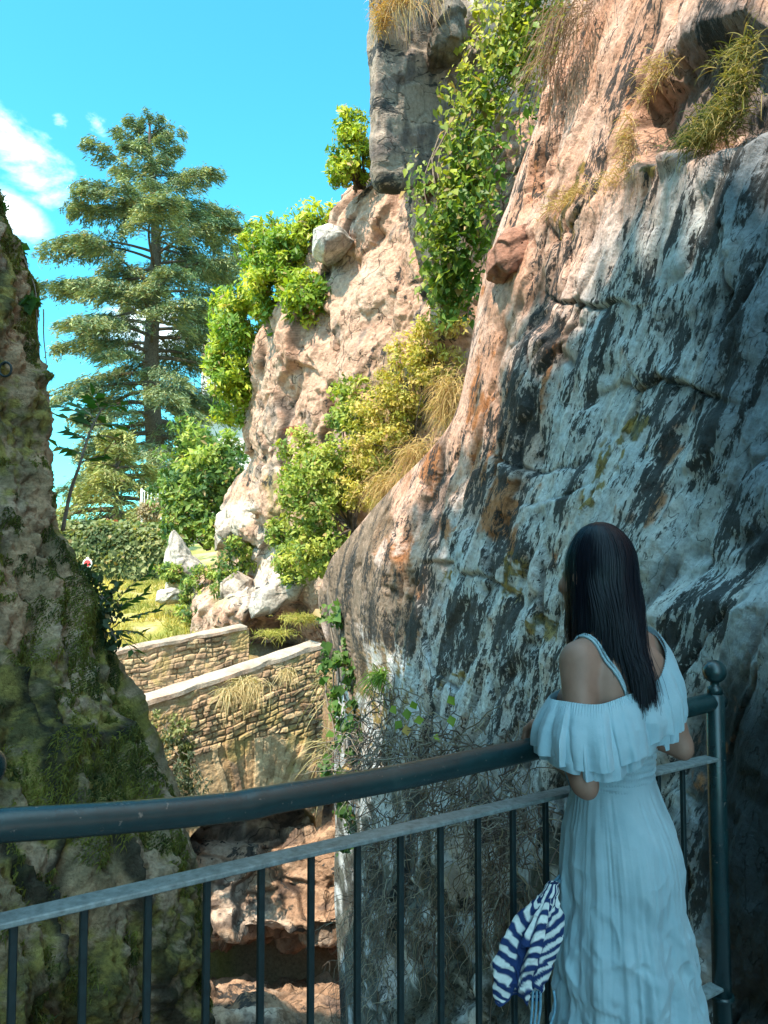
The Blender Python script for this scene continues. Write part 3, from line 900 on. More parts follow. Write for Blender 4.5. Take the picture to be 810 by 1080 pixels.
B, cr, md, fn, h1 = rockify(B, 500, 1.3, roty(math.radians(-40)), 1.0)
n2 = fbm(B * 3.5, 5, 533)
C = mix(np.broadcast_to(np.array([.26, .16, .105]), B.shape), [.40, .26, .175], ss(-.2, .5, n2 + .4 * h1))
C = mix(C, [.50, .42, .36], .6 * ss(.2, .6, fbm(B * 1.2, 4, 535)))
C = mix(C, [.07, .05, .045], .8 * ss(.15, .55, fbm(B * np.array([2, 2, 5]), 5, 537) + .2 * n2))
C = mix(C, C * .3, .85 * ss(.3, .9, cr))
la = np.clip(.05 + .5 * fbm(B * np.array([1.5, 1.5, 4]), 5, 541), 0, 1)
build('gorge_floor', B, grid_faces(*B.shape[:2])[:, ::-1], M_SLOPE, col=np.concatenate([C, la[..., None]], -1))['kind'] = 'structure'


# ------------------------------------------------------------------ the ground beyond: one sheet to the horizon
def ground_z(x, y):
    bank = np.interp(y, [13.6, 14.6, 17, 21, 26, 40, 80, 700], [-1.4, -.35, .12, .62, 1.5, 2.2, 1.5, 0])
    z = np.where(y < 13.6, -8.2, bank)
    z = np.where((y >= 13.0) & (y < 13.6), -8.2 + (y - 13.0) / .6 * 6.8, z)
    return z


yy = np.concatenate([np.arange(-60, 12, 4.0), np.arange(12, 24, .12), np.arange(24, 60, .7), np.geomspace(60, 1500, 30)])
xx = np.concatenate([-np.geomspace(1500, 14, 30), np.arange(-13.8, 2, .14), np.arange(2, 14, 1.0), np.geomspace(14, 1500, 26)])
XX, YY = np.meshgrid(xx, yy)
B = np.stack([XX, YY, ground_z(XX, YY)], -1)
nearf = (YY > 14) & (YY < 40)
B[..., 2] += nearf * (.12 * fbm(B * .7, 4, 601) + .04 * fbm(B * 3, 4, 603))
n2 = fbm(B * 2.0, 5, 605)
C = mix(np.broadcast_to(np.array([.27, .24, .06]), B.shape), [.44, .35, .18], ss(0, .6, n2))
C = mix(C, [.19, .22, .045], .8 * ss(.1, .6, -n2))
C = mix(C, [.20, .14, .085], ss(-2.9, -2.3, XX) * (YY < 17))
build('ground', B, grid_faces(*B.shape[:2]), M_ROCK, col=C)['kind'] = 'structure'
# ------------------------------------------------------------------ walkway and railing
M_PAINT, nt, b = new_mat('green_paint')
n = _noise(nt, 55, 7, .7)
n2_ = _noise(nt, 9, 5, .6)
r = _ramp(nt, n2_.outputs['Fac'], [(.35, (.006, .020, .023)), (.62, (.010, .033, .036)), (.78, (.026, .050, .05))])
r2 = _ramp(nt, n.outputs['Fac'], [(.63, (0, 0, 0)), (.70, (1, 1, 1))])
n3_ = _noise(nt, 15, 9, .72)
r3 = _ramp(nt, n3_.outputs['Fac'], [(.66, (0, 0, 0)), (.70, (1, 1, 1))])
mxx = nt.nodes.new('ShaderNodeMath'); mxx.operation = 'MAXIMUM'
nt.links.new(r2.outputs['Color'], mxx.inputs[0]); nt.links.new(r3.outputs['Color'], mxx.inputs[1])
x = nt.nodes.new('ShaderNodeMix'); x.data_type = 'RGBA'
nt.links.new(mxx.outputs[0], x.inputs[0]); nt.links.new(r.outputs['Color'], x.inputs[6]); x.inputs[7].default_value = (.16, .13, .11, 1)
nt.links.new(x.outputs[2], b.inputs['Base Color'])
b.inputs['Roughness'].default_value = .27
b.inputs['Specular IOR Level'].default_value = .6
_bump(nt, b, n3_.outputs['Fac'], .35, .006)
M_BAR = mat_plain('worn_bar_paint', (.16, .185, .185), .42, nscale=60, var=.5, bump=.2, spec=.5)
M_IRON = mat_plain('dark_iron_paint', (.008, .018, .020), .5, nscale=50, var=.4)
M_CONC = mat_plain('concrete', (.27, .26, .25), .9, nscale=25, var=.3, bump=.4, bdist=.006)

RA = np.array([-.4686 * 1.28, 1.28]); RD = np.array([.0709, .0466]) * 1.28
rail_xy = lambda k: RA + RD * k


def k_of_px(px):
    u = (px - 405) / F
    return (u * RA[1] - RA[0]) / (RD[0] - u * RD[1])


root = empty('railing', (*rail_xy(8.5), 0))
tag(root, 'dark green metal railing with round handrail, flat bar and thin uprights along the walkway', 'railing')
ox = -np.array([*rail_xy(8.5), 0])


def rp(px, py):
    """a point of the railing's vertical plane"""
    k = k_of_px(px)
    return P(px, py, rail_xy(k)[1])


RANG = math.atan2(RD[1], RD[0])
# handrail: a bent pipe
hp = [(-60, 879), (0, 871), (60, 867), (130, 862), (200, 856), (245, 851), (275, 846), (300, 841), (360, 831), (430, 818), (500, 803), (570, 788), (640, 769), (700, 753), (748, 741)]
hpts = np.array([rp(*c) for c in hp])
hpts = catmull(hpts, 90, 0)
endd = hpts[-1] - hpts[-6]; endd /= np.linalg.norm(endd)
hpts = np.concatenate([hpts, [hpts[-1] + endd * .03, hpts[-1] + endd * .052]])
rr = np.full(len(hpts), .0272)
kd = np.array([k_of_px(q) for q in proj(hpts)[0]])
rr = rr + .0018 * np.exp(-((kd - k_of_px(268)) / .25) ** 2)
mb = MB(); mb.tube(hpts + ox, rr, 20); mb.build('handrail', M_PAINT, root, True)
# flat bar
bp = [(-60, 990), (0, 972), (98, 951), (260, 914), (379, 885), (500, 857), (572, 841), (660, 819), (747, 799)]
bz = [rp(*c) for c in bp]
zb = np.polyfit([k_of_px(c[0]) for c in bp], [q[2] for q in bz], 1)
barz = lambda k: zb[0] * k + zb[1]
side = np.array([-RD[1], RD[0]]); side /= np.linalg.norm(side)


def barmesh(k0, k1, zf, wd, th, name, mat):
    mb = MB()
    a = np.array([*rail_xy(k0), zf(k0)]); c = np.array([*rail_xy(k1), zf(k1)])
    ex = c - a; L = np.linalg.norm(ex); ex /= L
    ey = np.array([*side, 0]); ez = np.cross(ex, ey)
    mb.box((a + c) / 2 + ox, (L, wd, th), bev=.002, R=np.stack([ex, ey, ez], 1))
    return mb.build(name, mat, root)


K0, K1 = -.42, k_of_px(750)
barmesh(K0, K1 - .22, barz, .048, .010, 'flat_bar', M_BAR)
barmesh(K0, K1 - .22, lambda k: .275, .045, .010, 'bottom_bar', M_BAR)
for kx in (25, 98, 161, 222, 278, 330, 379, 422, 463, 500, 536, 572):
    pass
for kk in range(0, 17):
    q = rail_xy(kk); z1 = barz(kk) - .005
    mb = MB(); mb.box((*(q + ox[:2]), (z1 + .281) / 2), (.0125, .0125, z1 - .281), RANG, .0015)
    mb.build('baluster', M_IRON, root)


def post(k, zr):
    q = rail_xy(k) + ox[:2]
    mb = MB()
    mb.lathe((*q, 0), [(0.0, .0), (.0265, .0), (.0265, zr + .02), (.02, zr + .028), (0, zr + .028)], 28)
    p_ = mb.build('post', M_PAINT, root, True)
    mb = MB()
    r_ = .0345; zc = zr + .092
    prof = [(0, zr + .026), (.022, zr + .027), (.022, zr + .045), (.013, zr + .05), (.0125, zr + .06)]
    for a in np.linspace(-1.15, 1.5708, 14): prof.append((r_ * math.cos(a) + 1e-5, zc + r_ * math.sin(a)))
    mb.lathe((*q, 0), prof, 28)
    mb.build('ball_finial', M_PAINT, p_, True)
    mb = MB(); mb.lathe((*q, 0), [(.0265, .235), (.034, .236), (.034, .246), (.0265, .247)], 24)
    mb.build('collar', M_PAINT, p_, True)
    mb = MB(); mb.box((*q, .006), (.13, .13, .012), RANG, .003); mb.build('base_plate', M_PAINT, p_)


post(K1, rp(750, 741)[2])
post(-.47, rp(-14, 872)[2])

# the slab one stands on, its edge just behind the railing
e0 = rail_xy(-6) + side * .07; e1_ = rail_xy(K1 + 1.2) + side * .07
poly = np.array([e0, e1_, (1.75, 2.2), (2.3, 0.2), (2.9, -9), (-2.6, -9), (-2.6, -1), (-1.6, .4)])
n = len(poly)
V = np.concatenate([np.c_[poly, np.zeros(n)], np.c_[poly, np.full(n, -.28)]])
j = np.arange(n); j2 = (j + 1) % n
o = build('walkway', V, [np.stack([j, j2, j2 + n, j + n], -1), j[None, ::-1]], M_CONC, smooth=False)
o['kind'] = 'structure'
# ------------------------------------------------------------------ the old stone bridge
M_STONE = mat_attr('masonry', .92, 26, (.6, 1.3), .6, .02, 40)
M_COPE = mat_plain('pale_coping', (.72, .66, .60), .85, nscale=12, var=.22, bump=.4, bdist=.01)
bridge = empty('stone_bridge', (-2.3, 12.2, -1.0))
tag(bridge, 'old rubble stone bridge with sloping parapets and a low arch across the gorge', 'bridge')
bo = -np.array([-2.3, 12.2, -1.0])


def masonry(s, h, seed, ch=.15, cw=.30):
    """courses of uneven stones: returns relief, joint depth and a random number per stone"""
    p2 = np.stack([s, h, 0 * s], -1)
    hh = h + .05 * fbm(p2 * 1.3, 3, seed) + .02 * fbm(p2 * 5, 2, seed + 1)
    row = np.floor(hh / ch); fy = hh / ch - row
    r1 = _h01(row.astype(int), 0 * row.astype(int), 0 * row.astype(int), seed + 2)
    wdt = cw * (.7 + .7 * r1)
    sx = (s + r1 * 7.3 + .05 * fbm(p2 * 4, 2, seed + 3)) / wdt
    cl = np.floor(sx); fx = sx - cl
    split = .35 + .3 * _h01(cl.astype(int), row.astype(int), 0 * row.astype(int), seed + 4)
    sub = fx > split
    fx2 = np.where(sub, (fx - split) / (1 - split), fx / split)
    wx = np.where(sub, (1 - split), split) * wdt
    rid = _h01((cl * 2 + sub).astype(int), row.astype(int), 0 * row.astype(int), seed + 5)
    ex = np.minimum(fx2, 1 - fx2) * wx; ey = np.minimum(fy, 1 - fy) * ch
    d = np.minimum(ex, ey)
    return d, rid


def stone_wall(a, b_, zt, zb, name, seed, arch=None, thick=.4, res=(420, 330), tone=None):
    """upright wall from plan point a to b_, tops zt(s), bottom zb(s), real stones on the face seen, plain back and ends"""
    a, b_ = np.array(a), np.array(b_)
    L = np.linalg.norm(b_ - a); d = (b_ - a) / L; nrm = np.array([d[1], -d[0]])
    s = np.linspace(0, L, res[0]); v = np.linspace(0, 1, res[1])
    S, Vv = np.meshgrid(s, v)
    T = zt(S); Bm = zb(S)
    H = Bm + (T - Bm) * Vv
    dep = T - H
    dd, rid = masonry(S, -dep, seed, .088, .27)
    if arch is not None:
        sc_, zc, R, ring = arch
        rr_ = np.hypot(S - sc_, H - zc); an = np.arctan2(S - sc_, H - zc)
        q = an * R / .085 + .25 * fbm(np.stack([S * 2, H * 2, 0 * S], -1), 2, seed + 50)
        cl = np.floor(q); fq = q - cl
        ringm = (rr_ < R + ring + .12 * (_h01(cl.astype(int), 0 * cl.astype(int), 0 * cl.astype(int), seed + 60) - .5))
        dd = np.where(ringm, np.minimum(fq, 1 - fq) * .085 + .012, dd)
        rid = np.where(ringm, _h01(cl.astype(int), 0 * cl.astype(int), 3 + 0 * cl.astype(int), seed + 61), rid)
    n2 = fbm(np.stack([S * 2.2, H * 2.2, 0 * S], -1), 5, seed + 70); n3 = fbm(np.stack([S * 9, H * 9, 0 * S], -1), 4, seed + 71)
    plaster = ss(.15, .5, n2 * .8 + tone(S, dep)) if tone is not None else 0 * S
    gap = ss(0.0, .020, dd + .008 * n3)
    rel = (-.032 * (1 - gap) + .05 * (rid - .5)) * (1 - .75 * plaster) + .012 * n3
    G = np.stack([a[0] + d[0] * S + nrm[0] * rel, a[1] + d[1] * S + nrm[1] * rel, H], -1)
    C = mix(np.broadcast_to(np.array([.40, .265, .145]), G.shape), [.56, .42, .26], rid)
    C = mix(C, [.20, .125, .085], .8 * (rid > .8))
    C = mix(C, [.46, .30, .19], .85 * plaster)
    C = mix(C, [.32, .26, .07], .5 * ss(.1, .6, n2))
    C = mix(C, [.13, .09, .06], .75 * (1 - gap) * (1 - .8 * plaster) * (.45 + .55 * ss(-.3, .3, n2)))
    C = mix(C, C * .5, .6 * ss(.35, .7, -n2))
    nv, ns = G.shape[:2]
    # back sheet and rim
    Bk = np.stack([a[0] + d[0] * S - nrm[0] * thick, a[1] + d[1] * S - nrm[1] * thick, H], -1)
    Vt = np.concatenate([G.reshape(-1, 3), Bk.reshape(-1, 3)]); N = nv * ns
    f = grid_faces(nv, ns)
    ids = np.arange(N).reshape(nv, ns)
    rims = []
    for e, fl in ((ids[0], 1), (ids[-1], 0), (ids[:, 0], 0), (ids[:, -1], 1)):
        q = np.stack([e[:-1], e[1:], e[1:] + N, e[:-1] + N], -1)
        rims.append(q[:, ::-1] if fl else q)
    Cc = np.concatenate([C.reshape(-1, 3)] * 2)
    return build(name, Vt + bo, [f, f[:, ::-1] + N, *rims], M_STONE, bridge, True, Cc), a, d, nrm, L


def coping(a, d, nrm, s0, s1, zt, wd, th, name, off=.02):
    s = np.arange(s0, s1, .05)
    ring = np.array([(off, 0), (off, th * .8), (off - .03, th), (off - wd + .03, th), (off - wd, th * .8), (off - wd, 0)])
    rows = []
    for q in s:
        j = .012 * math.sin(q * 7) + .008 * math.sin(q * 17 + 1)
        base = np.array([a[0] + d[0] * q, a[1] + d[1] * q, zt(q)])
        j2_ = .022 * float(fbm(np.array([q * 3.1, 0, 1.0]), 3, 788)); j3_ = .014 * float(fbm(np.array([q * 2.3, 0, 5.0]), 3, 789))
        rows.append([base + np.array([*(nrm * (o + (j + j2_) * (o > 0) + j3_ * (o < -.1))), zz + .006 * math.sin(q * 11 + o * 9) + j3_ * .7 * (zz > 0)]) for o, zz in ring])
    V = np.array(rows)
    mb = MB(); k = len(ring)
    mb.add(V, [grid_faces(len(s), k, True), np.array([np.arange(k)[::-1]]), np.array([np.arange(k) + (len(s) - 1) * k])])
    mb.V = [v + bo for v in mb.V]
    Vq = np.concatenate(mb.V) - bo
    nz_ = fbm(Vq * 2.2, 4, 790); n5 = fbm(Vq * 9, 4, 791)
    mb.C = [mix(mix(np.broadcast_to(np.array([.37, .31, .255]), Vq.shape), [.40, .26, .19], .7 * ss(.1, .4, nz_)), [.22, .19, .15], .8 * ss(.25, .6, n5 + .3 * nz_))]
    return mb.build(name, M_STONE, bridge)


pL, pR = P(145, 748, 11.0), P(341, 683, 12.5)
dirn = (pR - pL)[:2]; Lr = np.linalg.norm(dirn); dirn /= Lr
a0 = pL[:2] - dirn * 1.6
zt1 = lambda s: pL[2] + (pR[2] - pL[2]) * (s - 1.6) / Lr
sA = 1.6 + Lr * .60
crown = P(262, 842, 11.9)[2]
half, rise = 1.05, .48
Rr = (half ** 2 + rise ** 2) / (2 * rise)
zbf = lambda s: np.where(np.abs(s - sA) < half, crown - Rr + np.sqrt(np.maximum(Rr ** 2 - (s - sA) ** 2, 0)), crown - rise - .9)
tone1 = lambda s, dep: 1.0 * ss(.75, .2, dep) - .55 + .35 * ss(2.9, 1.5, s)
_, a_, d_, n_, L1 = stone_wall(a0, pR[:2], zt1, lambda s: zbf(s), 'front_wall', 700, (sA, crown - Rr, Rr, .92), .42, (520, 380), tone1)
coping(a_, d_, n_, .0, L1 - .01, zt1, .50, .08, 'coping')
# the underside of the arch, running back under the deck
th = np.linspace(-math.asin(half / Rr), math.asin(half / Rr), 40); dp = np.linspace(.0, 2.6, 30)
TH_, DP = np.meshgrid(th, dp)
S = sA + Rr * np.sin(TH_); H = crown - Rr + Rr * np.cos(TH_) - .004
dd, rid = masonry(DP, TH_ * Rr, 760, .14, .4)
C = mix(np.broadcast_to(np.array([.25, .16, .10]), (*S.shape, 3)), [.38, .28, .18], rid)
V = np.stack([a_[0] + d_[0] * S - n_[0] * DP, a_[1] + d_[1] * S - n_[1] * DP, H + 0 * S], -1)
build('arch_barrel', V + bo, grid_faces(*S.shape), M_STONE, bridge, True, C)
# rear parapet
qL, qR = P(128, 690, 12.9), P(263, 663, 13.9)
d2 = (qR - qL)[:2]; L2 = np.linalg.norm(d2); d2 /= L2
a2 = qL[:2] - d2 * 1.2
zt2 = lambda s: qL[2] + (qR[2] - qL[2]) * (s - 1.2) / L2
tone2 = lambda s, dep: .35 + 0 * s
_, a_2, d_2, n_2, LL2 = stone_wall(a2, qR[:2], zt2, lambda s: zt2(s) - 1.1, 'rear_wall', 720, None, .4, (330, 130), tone2)
coping(a_2, d_2, n_2, 0, LL2 - .01, zt2, .46, .065, 'coping')
# the deck between the parapets
rows = []
for t in np.linspace(0, 1, 20):
    f = a_ + d_ * (t * L1); g = a_2 + d_2 * (t * LL2)
    z = min(zt1(t * L1), zt2(t * LL2)) - .85
    rows.append([np.array([*(f - n_ * .42), z]), np.array([*(g + n_2 * .0), z]), np.array([*(g + n_2 * .0), z - .25]), np.array([*(f - n_ * .42), z - .25])])
mb = MB(); mb.add(np.array(rows), grid_faces(20, 4, True)); V = np.concatenate(mb.V) + bo; mb.V = [V]
mb.build('deck', M_CONC, bridge)
# ------------------------------------------------------------------ leaves
def unit(v): return v / (np.linalg.norm(v, axis=-1, keepdims=True) + 1e-9)


def rdir(n, rng=RNG): return unit(rng.normal(size=(n, 3)))


def leaf_mesh(ctr, tip, nor, L, W, fold=.18):
    """folded pointed leaves: base, left, tip, right"""
    tip = unit(tip); nor = unit(nor - tip * (nor * tip).sum(-1, keepdims=True))
    sd_ = np.cross(tip, nor)
    L = np.broadcast_to(np.asarray(L, float), (len(ctr),))[:, None]; W = np.broadcast_to(np.asarray(W, float), (len(ctr),))[:, None]
    b_ = ctr - tip * L * .5
    m_ = ctr - tip * L * .08 + nor * W * fold
    t_ = ctr + tip * L * .5 - nor * L * .06
    V = np.stack([b_, m_ + sd_ * W * .5, t_, m_ - sd_ * W * .5], 1).reshape(-1, 3)
    k = np.arange(len(ctr))[:, None] * 4
    Fs = np.concatenate([k + np.array([0, 1, 2]), k + np.array([0, 2, 3])])
    return V, Fs


def ellipsoid(px, py, rx, ry, Y, dep):
    """centre and radii in metres of a crown seen as an ellipse in the photo"""
    c = P(px, py, Y)
    return c, np.array([rx * Y / F, dep, ry * Y / F])


def crown_points(c, r, nclump, nper, csize, rng, shell=.55, flat=.8):
    """clumps of leaves: points, their outward direction and a random number per clump"""
    d = rdir(nclump, rng)
    rad = (shell + (1 - shell) * rng.random(nclump)) * (.80 + .35 * rng.random(nclump))
    cc = c + d * r * rad[:, None]
    k = np.repeat(np.arange(nclump), nper)
    q = rdir(len(k), rng) * (rng.random(len(k)) ** .45)[:, None]
    sz = csize * (.6 + .8 * rng.random(nclump))
    pt = cc[k] + q * sz[k][:, None] * np.array([1, 1, flat])
    out = unit(q * .8 + d[k] * .6 + np.array([0, 0, .25]))
    return pt, out, rng.random(nclump)[k], cc


def leaf_cols(n, pal, cl, rng, jit=.25):
    """pal: list of colours from shade-grown to fresh; the clump number and chance pick between them"""
    pal = np.array(pal, float)
    t = np.clip(cl * .75 + .25 * rng.random(n), 0, .999) * (len(pal) - 1)
    i = np.minimum(t.astype(int), len(pal) - 2) if len(pal) > 1 else np.zeros(n, int)
    f = (t - i)[:, None]
    c = pal[i] * (1 - f) + pal[np.minimum(i + 1, len(pal) - 1)] * f
    dead = rng.random(n) < .05
    c = np.where(dead[:, None], np.array([.34, .24, .10]) * (.5 + .8 * rng.random((n, 1))), c)
    return c * (1 - jit / 2 + jit * rng.random((n, 1)))


def leaves_obj(name, pts, out, cl, L, W, pal, parent, rng, droop=.5, mat=None, jit=.3, tipdir=None):
    n = len(pts)
    tip = rdir(n, rng) + out * .5 + np.array([0, 0, -droop])
    if tipdir is not None: tip = tip * .5 + tipdir
    nor = out * .8 + rdir(n, rng) * .6 + np.array([-.1, -.25, .45])
    ls = L * (.42 + 1.15 * rng.random(n) ** 1.5); ws = W * (.7 + .6 * rng.random(n)) * ls / L
    V, Fs = leaf_mesh(pts, tip, nor, ls, ws)
    c = leaf_cols(n, pal, cl, rng, jit)
    return build(name, V, Fs, mat or M_LEAF, parent, True, np.repeat(c, 4, 0))


def stems_obj(name, base, tips, r0, parent, rng, wig=.1, mat=None, n=5, seg=7):
    mb = MB()
    for t in tips:
        b_ = base + rng.normal(size=3) * r0 * 1.5 * np.array([1, 1, .2])
        f = np.linspace(0, 1, seg)[:, None]
        mid = (b_ + t) / 2 + rng.normal(size=3) * wig * np.linalg.norm(t - b_) + np.array([0, 0, .08]) * np.linalg.norm(t - b_)
        pts = (1 - f) ** 2 * b_ + 2 * f * (1 - f) * mid + f ** 2 * t
        mb.tube(pts, np.linspace(r0, r0 * .25, seg), n)
    return mb.build(name, mat or M_BARK, parent, True)


def shrub(name, label, cat, blobs, base, nclump, nper, csize, L, W, pal, seed, group=None, droop=.4, stems=14, r0=.03, flat=.8, shell=.55):
    """blobs: (px, py, rx, ry, Y, depth) ellipses of the crown"""
    rng = np.random.default_rng(seed)
    base = np.asarray(base, float)
    root = empty(name, base); tag(root, label, cat, group)
    PT, OU, CL, CC = [], [], [], []
    tot = sum(b_[2] * b_[3] for b_ in blobs)
    for b_ in blobs:
        c, r = ellipsoid(*b_)
        k = max(3, int(nclump * b_[2] * b_[3] / tot))
        p, o, cl, cc = crown_points(c, r, k, nper, csize, rng, shell, flat)
        PT.append(p); OU.append(o); CL.append(cl); CC.append(cc)
    PT, OU, CL, CC = map(np.concatenate, (PT, OU, CL, CC))
    leaves_obj('crown', PT - base, OU, CL, L, W, pal, root, rng, droop)
    sel = CC[rng.choice(len(CC), min(stems, len(CC)), replace=False)]
    stems_obj('trunk', np.zeros(3), sel - base, r0, root, rng)
    return root


def blades(name, base, dirs, L, W, cols, parent, rng, droop=.6, seg=3, mat=None):
    """grass or stalk blades bending under their weight"""
    n = len(base); dirs = unit(dirs)
    sd_ = unit(np.cross(dirs, rdir(n, rng)))
    L = np.broadcast_to(np.asarray(L, float), (n,)); W = np.broadcast_to(np.asarray(W, float), (n,))
    rows = []
    for k in range(seg + 1):
        t = k / seg
        p = base + dirs * (L * t)[:, None] + np.array([0, 0, -1]) * (droop * L * t * t)[:, None]
        w_ = (W * (1 - t) * .5)[:, None] if k == seg else (W * (1 - .5 * t) * .5)[:, None]
        if k == seg: rows.append(p)
        else: rows += [p - sd_ * w_, p + sd_ * w_]
    m_ = len(rows)
    V = np.stack(rows, 1).reshape(-1, 3)
    o = np.arange(n)[:, None] * m_
    q = [o + np.array([2 * k, 2 * k + 1, 2 * k + 3, 2 * k + 2]) for k in range(seg - 1)]
    t3 = o + np.array([2 * (seg - 1), 2 * (seg - 1) + 1, m_ - 1])
    return build(name, V, [np.concatenate(q), t3] if q else [t3], mat or M_DRY, parent, True, np.repeat(cols, m_, 0))


PAL_FRESH = [(.06, .13, .018), (.15, .25, .025), (.34, .40, .035), (.52, .50, .06)]
PAL_IVY = [(.015, .045, .014), (.03, .08, .018), (.06, .13, .02)]
PAL_YEL = [(.03, .075, .014), (.10, .17, .022), (.28, .31, .035), (.42, .39, .07)]
PAL_BUSH = [(.035, .08, .025), (.085, .155, .035), (.21, .28, .05), (.38, .41, .08)]
PAL_GOLD = [(.16, .19, .03), (.40, .36, .06), (.52, .42, .11), (.46, .29, .13)]
PAL_DRY = [(.26, .15, .08), (.40, .27, .13), (.50, .38, .17), (.30, .15, .09)]


# ------------------------------------------------------------------ the great cedar
def cedar(name, label, px, Y, ztop, zbase, wprof, nb, seed, cat='tree', group=None, pal=None, blade=.30, bw=.055, dens=1.0, lean=0.0, trunk_r=.55):
    rng = np.random.default_rng(seed)
    base = np.array([*P(px, 585, Y)[:2], zbase]); H = ztop - zbase
    root = empty(name, base); tag(root, label, cat, group)
    zt_ = np.linspace(0, H, 30)
    tp = np.stack([lean * zt_ / H + .12 * np.sin(zt_ * .5), .1 * np.cos(zt_ * .4), zt_], -1)
    mb = MB(); mb.tube(tp, np.interp(zt_ / H, [0, .05, .6, 1], [trunk_r * 1.35, trunk_r, trunk_r * .6, .05]), 12)
    PT, OU, CL, TIP = [], [], [], []
    for k in range(nb):
        h = (1 - (k + rng.random()) / nb) ** .9 * .95 + .05
        if h < .13: continue
        az = k * 2.399 + rng.normal() * .35
        R = np.interp(h, *wprof) * (.72 + .4 * rng.random())
        dr = np.array([math.cos(az), math.sin(az), 0])
        rise_ = np.interp(h, [0, .4, .8, 1], [-.10, .10, .30, .7]) + rng.normal() * .07
        n = 12; t = np.linspace(0, 1, n)
        b0 = np.array([np.interp(h * H, zt_, tp[:, 0]), np.interp(h * H, zt_, tp[:, 1]), h * H])
        pts = b0 + dr * (R * t)[:, None] + np.array([0, 0, 1]) * (R * (rise_ * t * 1.5 - .42 * t * t * (1 - .5 * h)))[:, None]
        sw_ = rng.normal() * .12 * R
        perp = np.array([-dr[1], dr[0], 0])
        pts = pts + perp * (sw_ * np.sin(t * 2.6))[:, None]
        mb.tube(pts, np.linspace(max(.16 * (1 - h) + .03, .03), .012, n), 5, False)
        # side shoots carry flat pads of needles with hanging tips
        ns = max(4, int(R * 5.0 * dens))
        for q in range(ns):
            f = .22 + .78 * rng.random() ** .75
            b1 = np.array([np.interp(f, t, pts[:, i]) for i in range(3)])
            sl = R * .30 * (1.12 - .75 * f) * (.6 + .8 * rng.random()) + .25
            sgn = 1 if rng.random() < .5 else -1
            sdir = unit(perp * sgn * (.9 - .5 * f * rng.random()) + dr * (.45 + .6 * rng.random() * f) + np.array([0, 0, .10 * rng.normal() + .05]))
            m = int((26 + 46 * sl) * dens)
            u = rng.random(m) ** .8
            lat = np.cross(sdir, [0, 0, 1])
            pt = b1 + sdir * (sl * u)[:, None] + lat * ((rng.random(m) - .5) * (.30 + .45 * sl * (1 - u * .6)))[:, None]
            pt[:, 2] += -.42 * sl * u * u + rng.normal(size=m) * .11 + .06 - np.abs(rng.normal(size=m)) * .12
            PT.append(pt)
            TIP.append(sdir * .8 + lat * rng.normal(size=(m, 1)) * .6 + np.array([0, 0, -.55]) * (rng.random((m, 1)) * 1.3) + rng.normal(size=(m, 3)) * .2)
            OU.append(np.tile([0, 0, 1.], (m, 1)) + rng.normal(size=(m, 3)) * .45)
            CL.append(np.full(m, .25 + .5 * rng.random()) + .25 * u)
    mb.build('trunk', M_BARK, root, True)
    PT, OU, CL, TIP = map(np.concatenate, (PT, OU, CL, TIP))
    n = len(PT)
    ls = blade * (.6 + .8 * rng.random(n))
    V, Fs = leaf_mesh(PT, TIP, OU, ls, bw * (.7 + .6 * rng.random(n)), .1)
    c = leaf_cols(n, pal or [(.028, .055, .028), (.06, .085, .032), (.14, .145, .045), (.26, .225, .075)], CL, rng, .35)
    build('crown', V, Fs, M_NEEDLE, root, True, np.repeat(c, 4, 0))
    return root


cedar('cedar_tree', 'tall broad cedar with layered drooping boughs rising above the gorge against the sky', 163, 40, P(160, 128, 40)[2], 2.0,
      ([0, .12, .2, .30, .45, .57, .70, .79, .85, .89, .94, 1.0], [4.0, 4.4, 4.8, 5.1, 5.5, 5.8, 5.6, 4.6, 2.5, 1.7, 1.6, .4]), 108, 31, dens=1.05, lean=-.5, blade=.30, bw=.06,
      pal=[(.025, .055, .045), (.06, .105, .07), (.16, .20, .10), (.42, .41, .18)])
cedar('cedar_tree', 'low young cedar with pale hanging boughs in front of the big cedar, above the hedge', 118, 30, P(118, 458, 30)[2], 1.6,
      ([0, .3, .6, .85, 1], [2.6, 2.6, 1.8, .9, .1]), 40, 37, pal=[(.06, .08, .03), (.16, .17, .05), (.36, .34, .10)], blade=.26, trunk_r=.14)

# ------------------------------------------------------------------ shrubs on the sunlit slope
g = 'leafy shrubs clinging to the top of the sunlit slope'
shrub('shrub', 'bright green shrub growing lowest on the slope, beside the cedar trunk', 'shrub',
      [(248, 385, 30, 54, 15.4, .8), (238, 340, 22, 32, 15.4, .5), (262, 335, 32, 40, 15.0, .7), (248, 425, 26, 22, 15.4, .5)], P(285, 425, 15.4), 190, 64, .22, .13, .05, PAL_FRESH, 51, g)
shrub('shrub', 'bright green shrub in the middle of the slope, next to the white jutting rock', 'shrub',
      [(298, 300, 42, 50, 13.9, .8), (328, 316, 32, 30, 13.2, .5), (280, 268, 30, 34, 14.4, .6), (320, 255, 34, 34, 13.8, .6), (345, 230, 15, 16, 13.4, .3)], P(330, 340, 14.0), 260, 64, .20, .13, .05, PAL_FRESH, 53, g)
shrub('shrub', 'small round shrub against the sky just left of the dark overhanging block', 'shrub',
      [(374, 165, 22, 34, 12.0, .5), (370, 132, 14, 18, 12.0, .3), (358, 180, 14, 16, 12.0, .3)], P(378, 200, 12.5), 70, 55, .14, .10, .042, PAL_FRESH, 55, g)
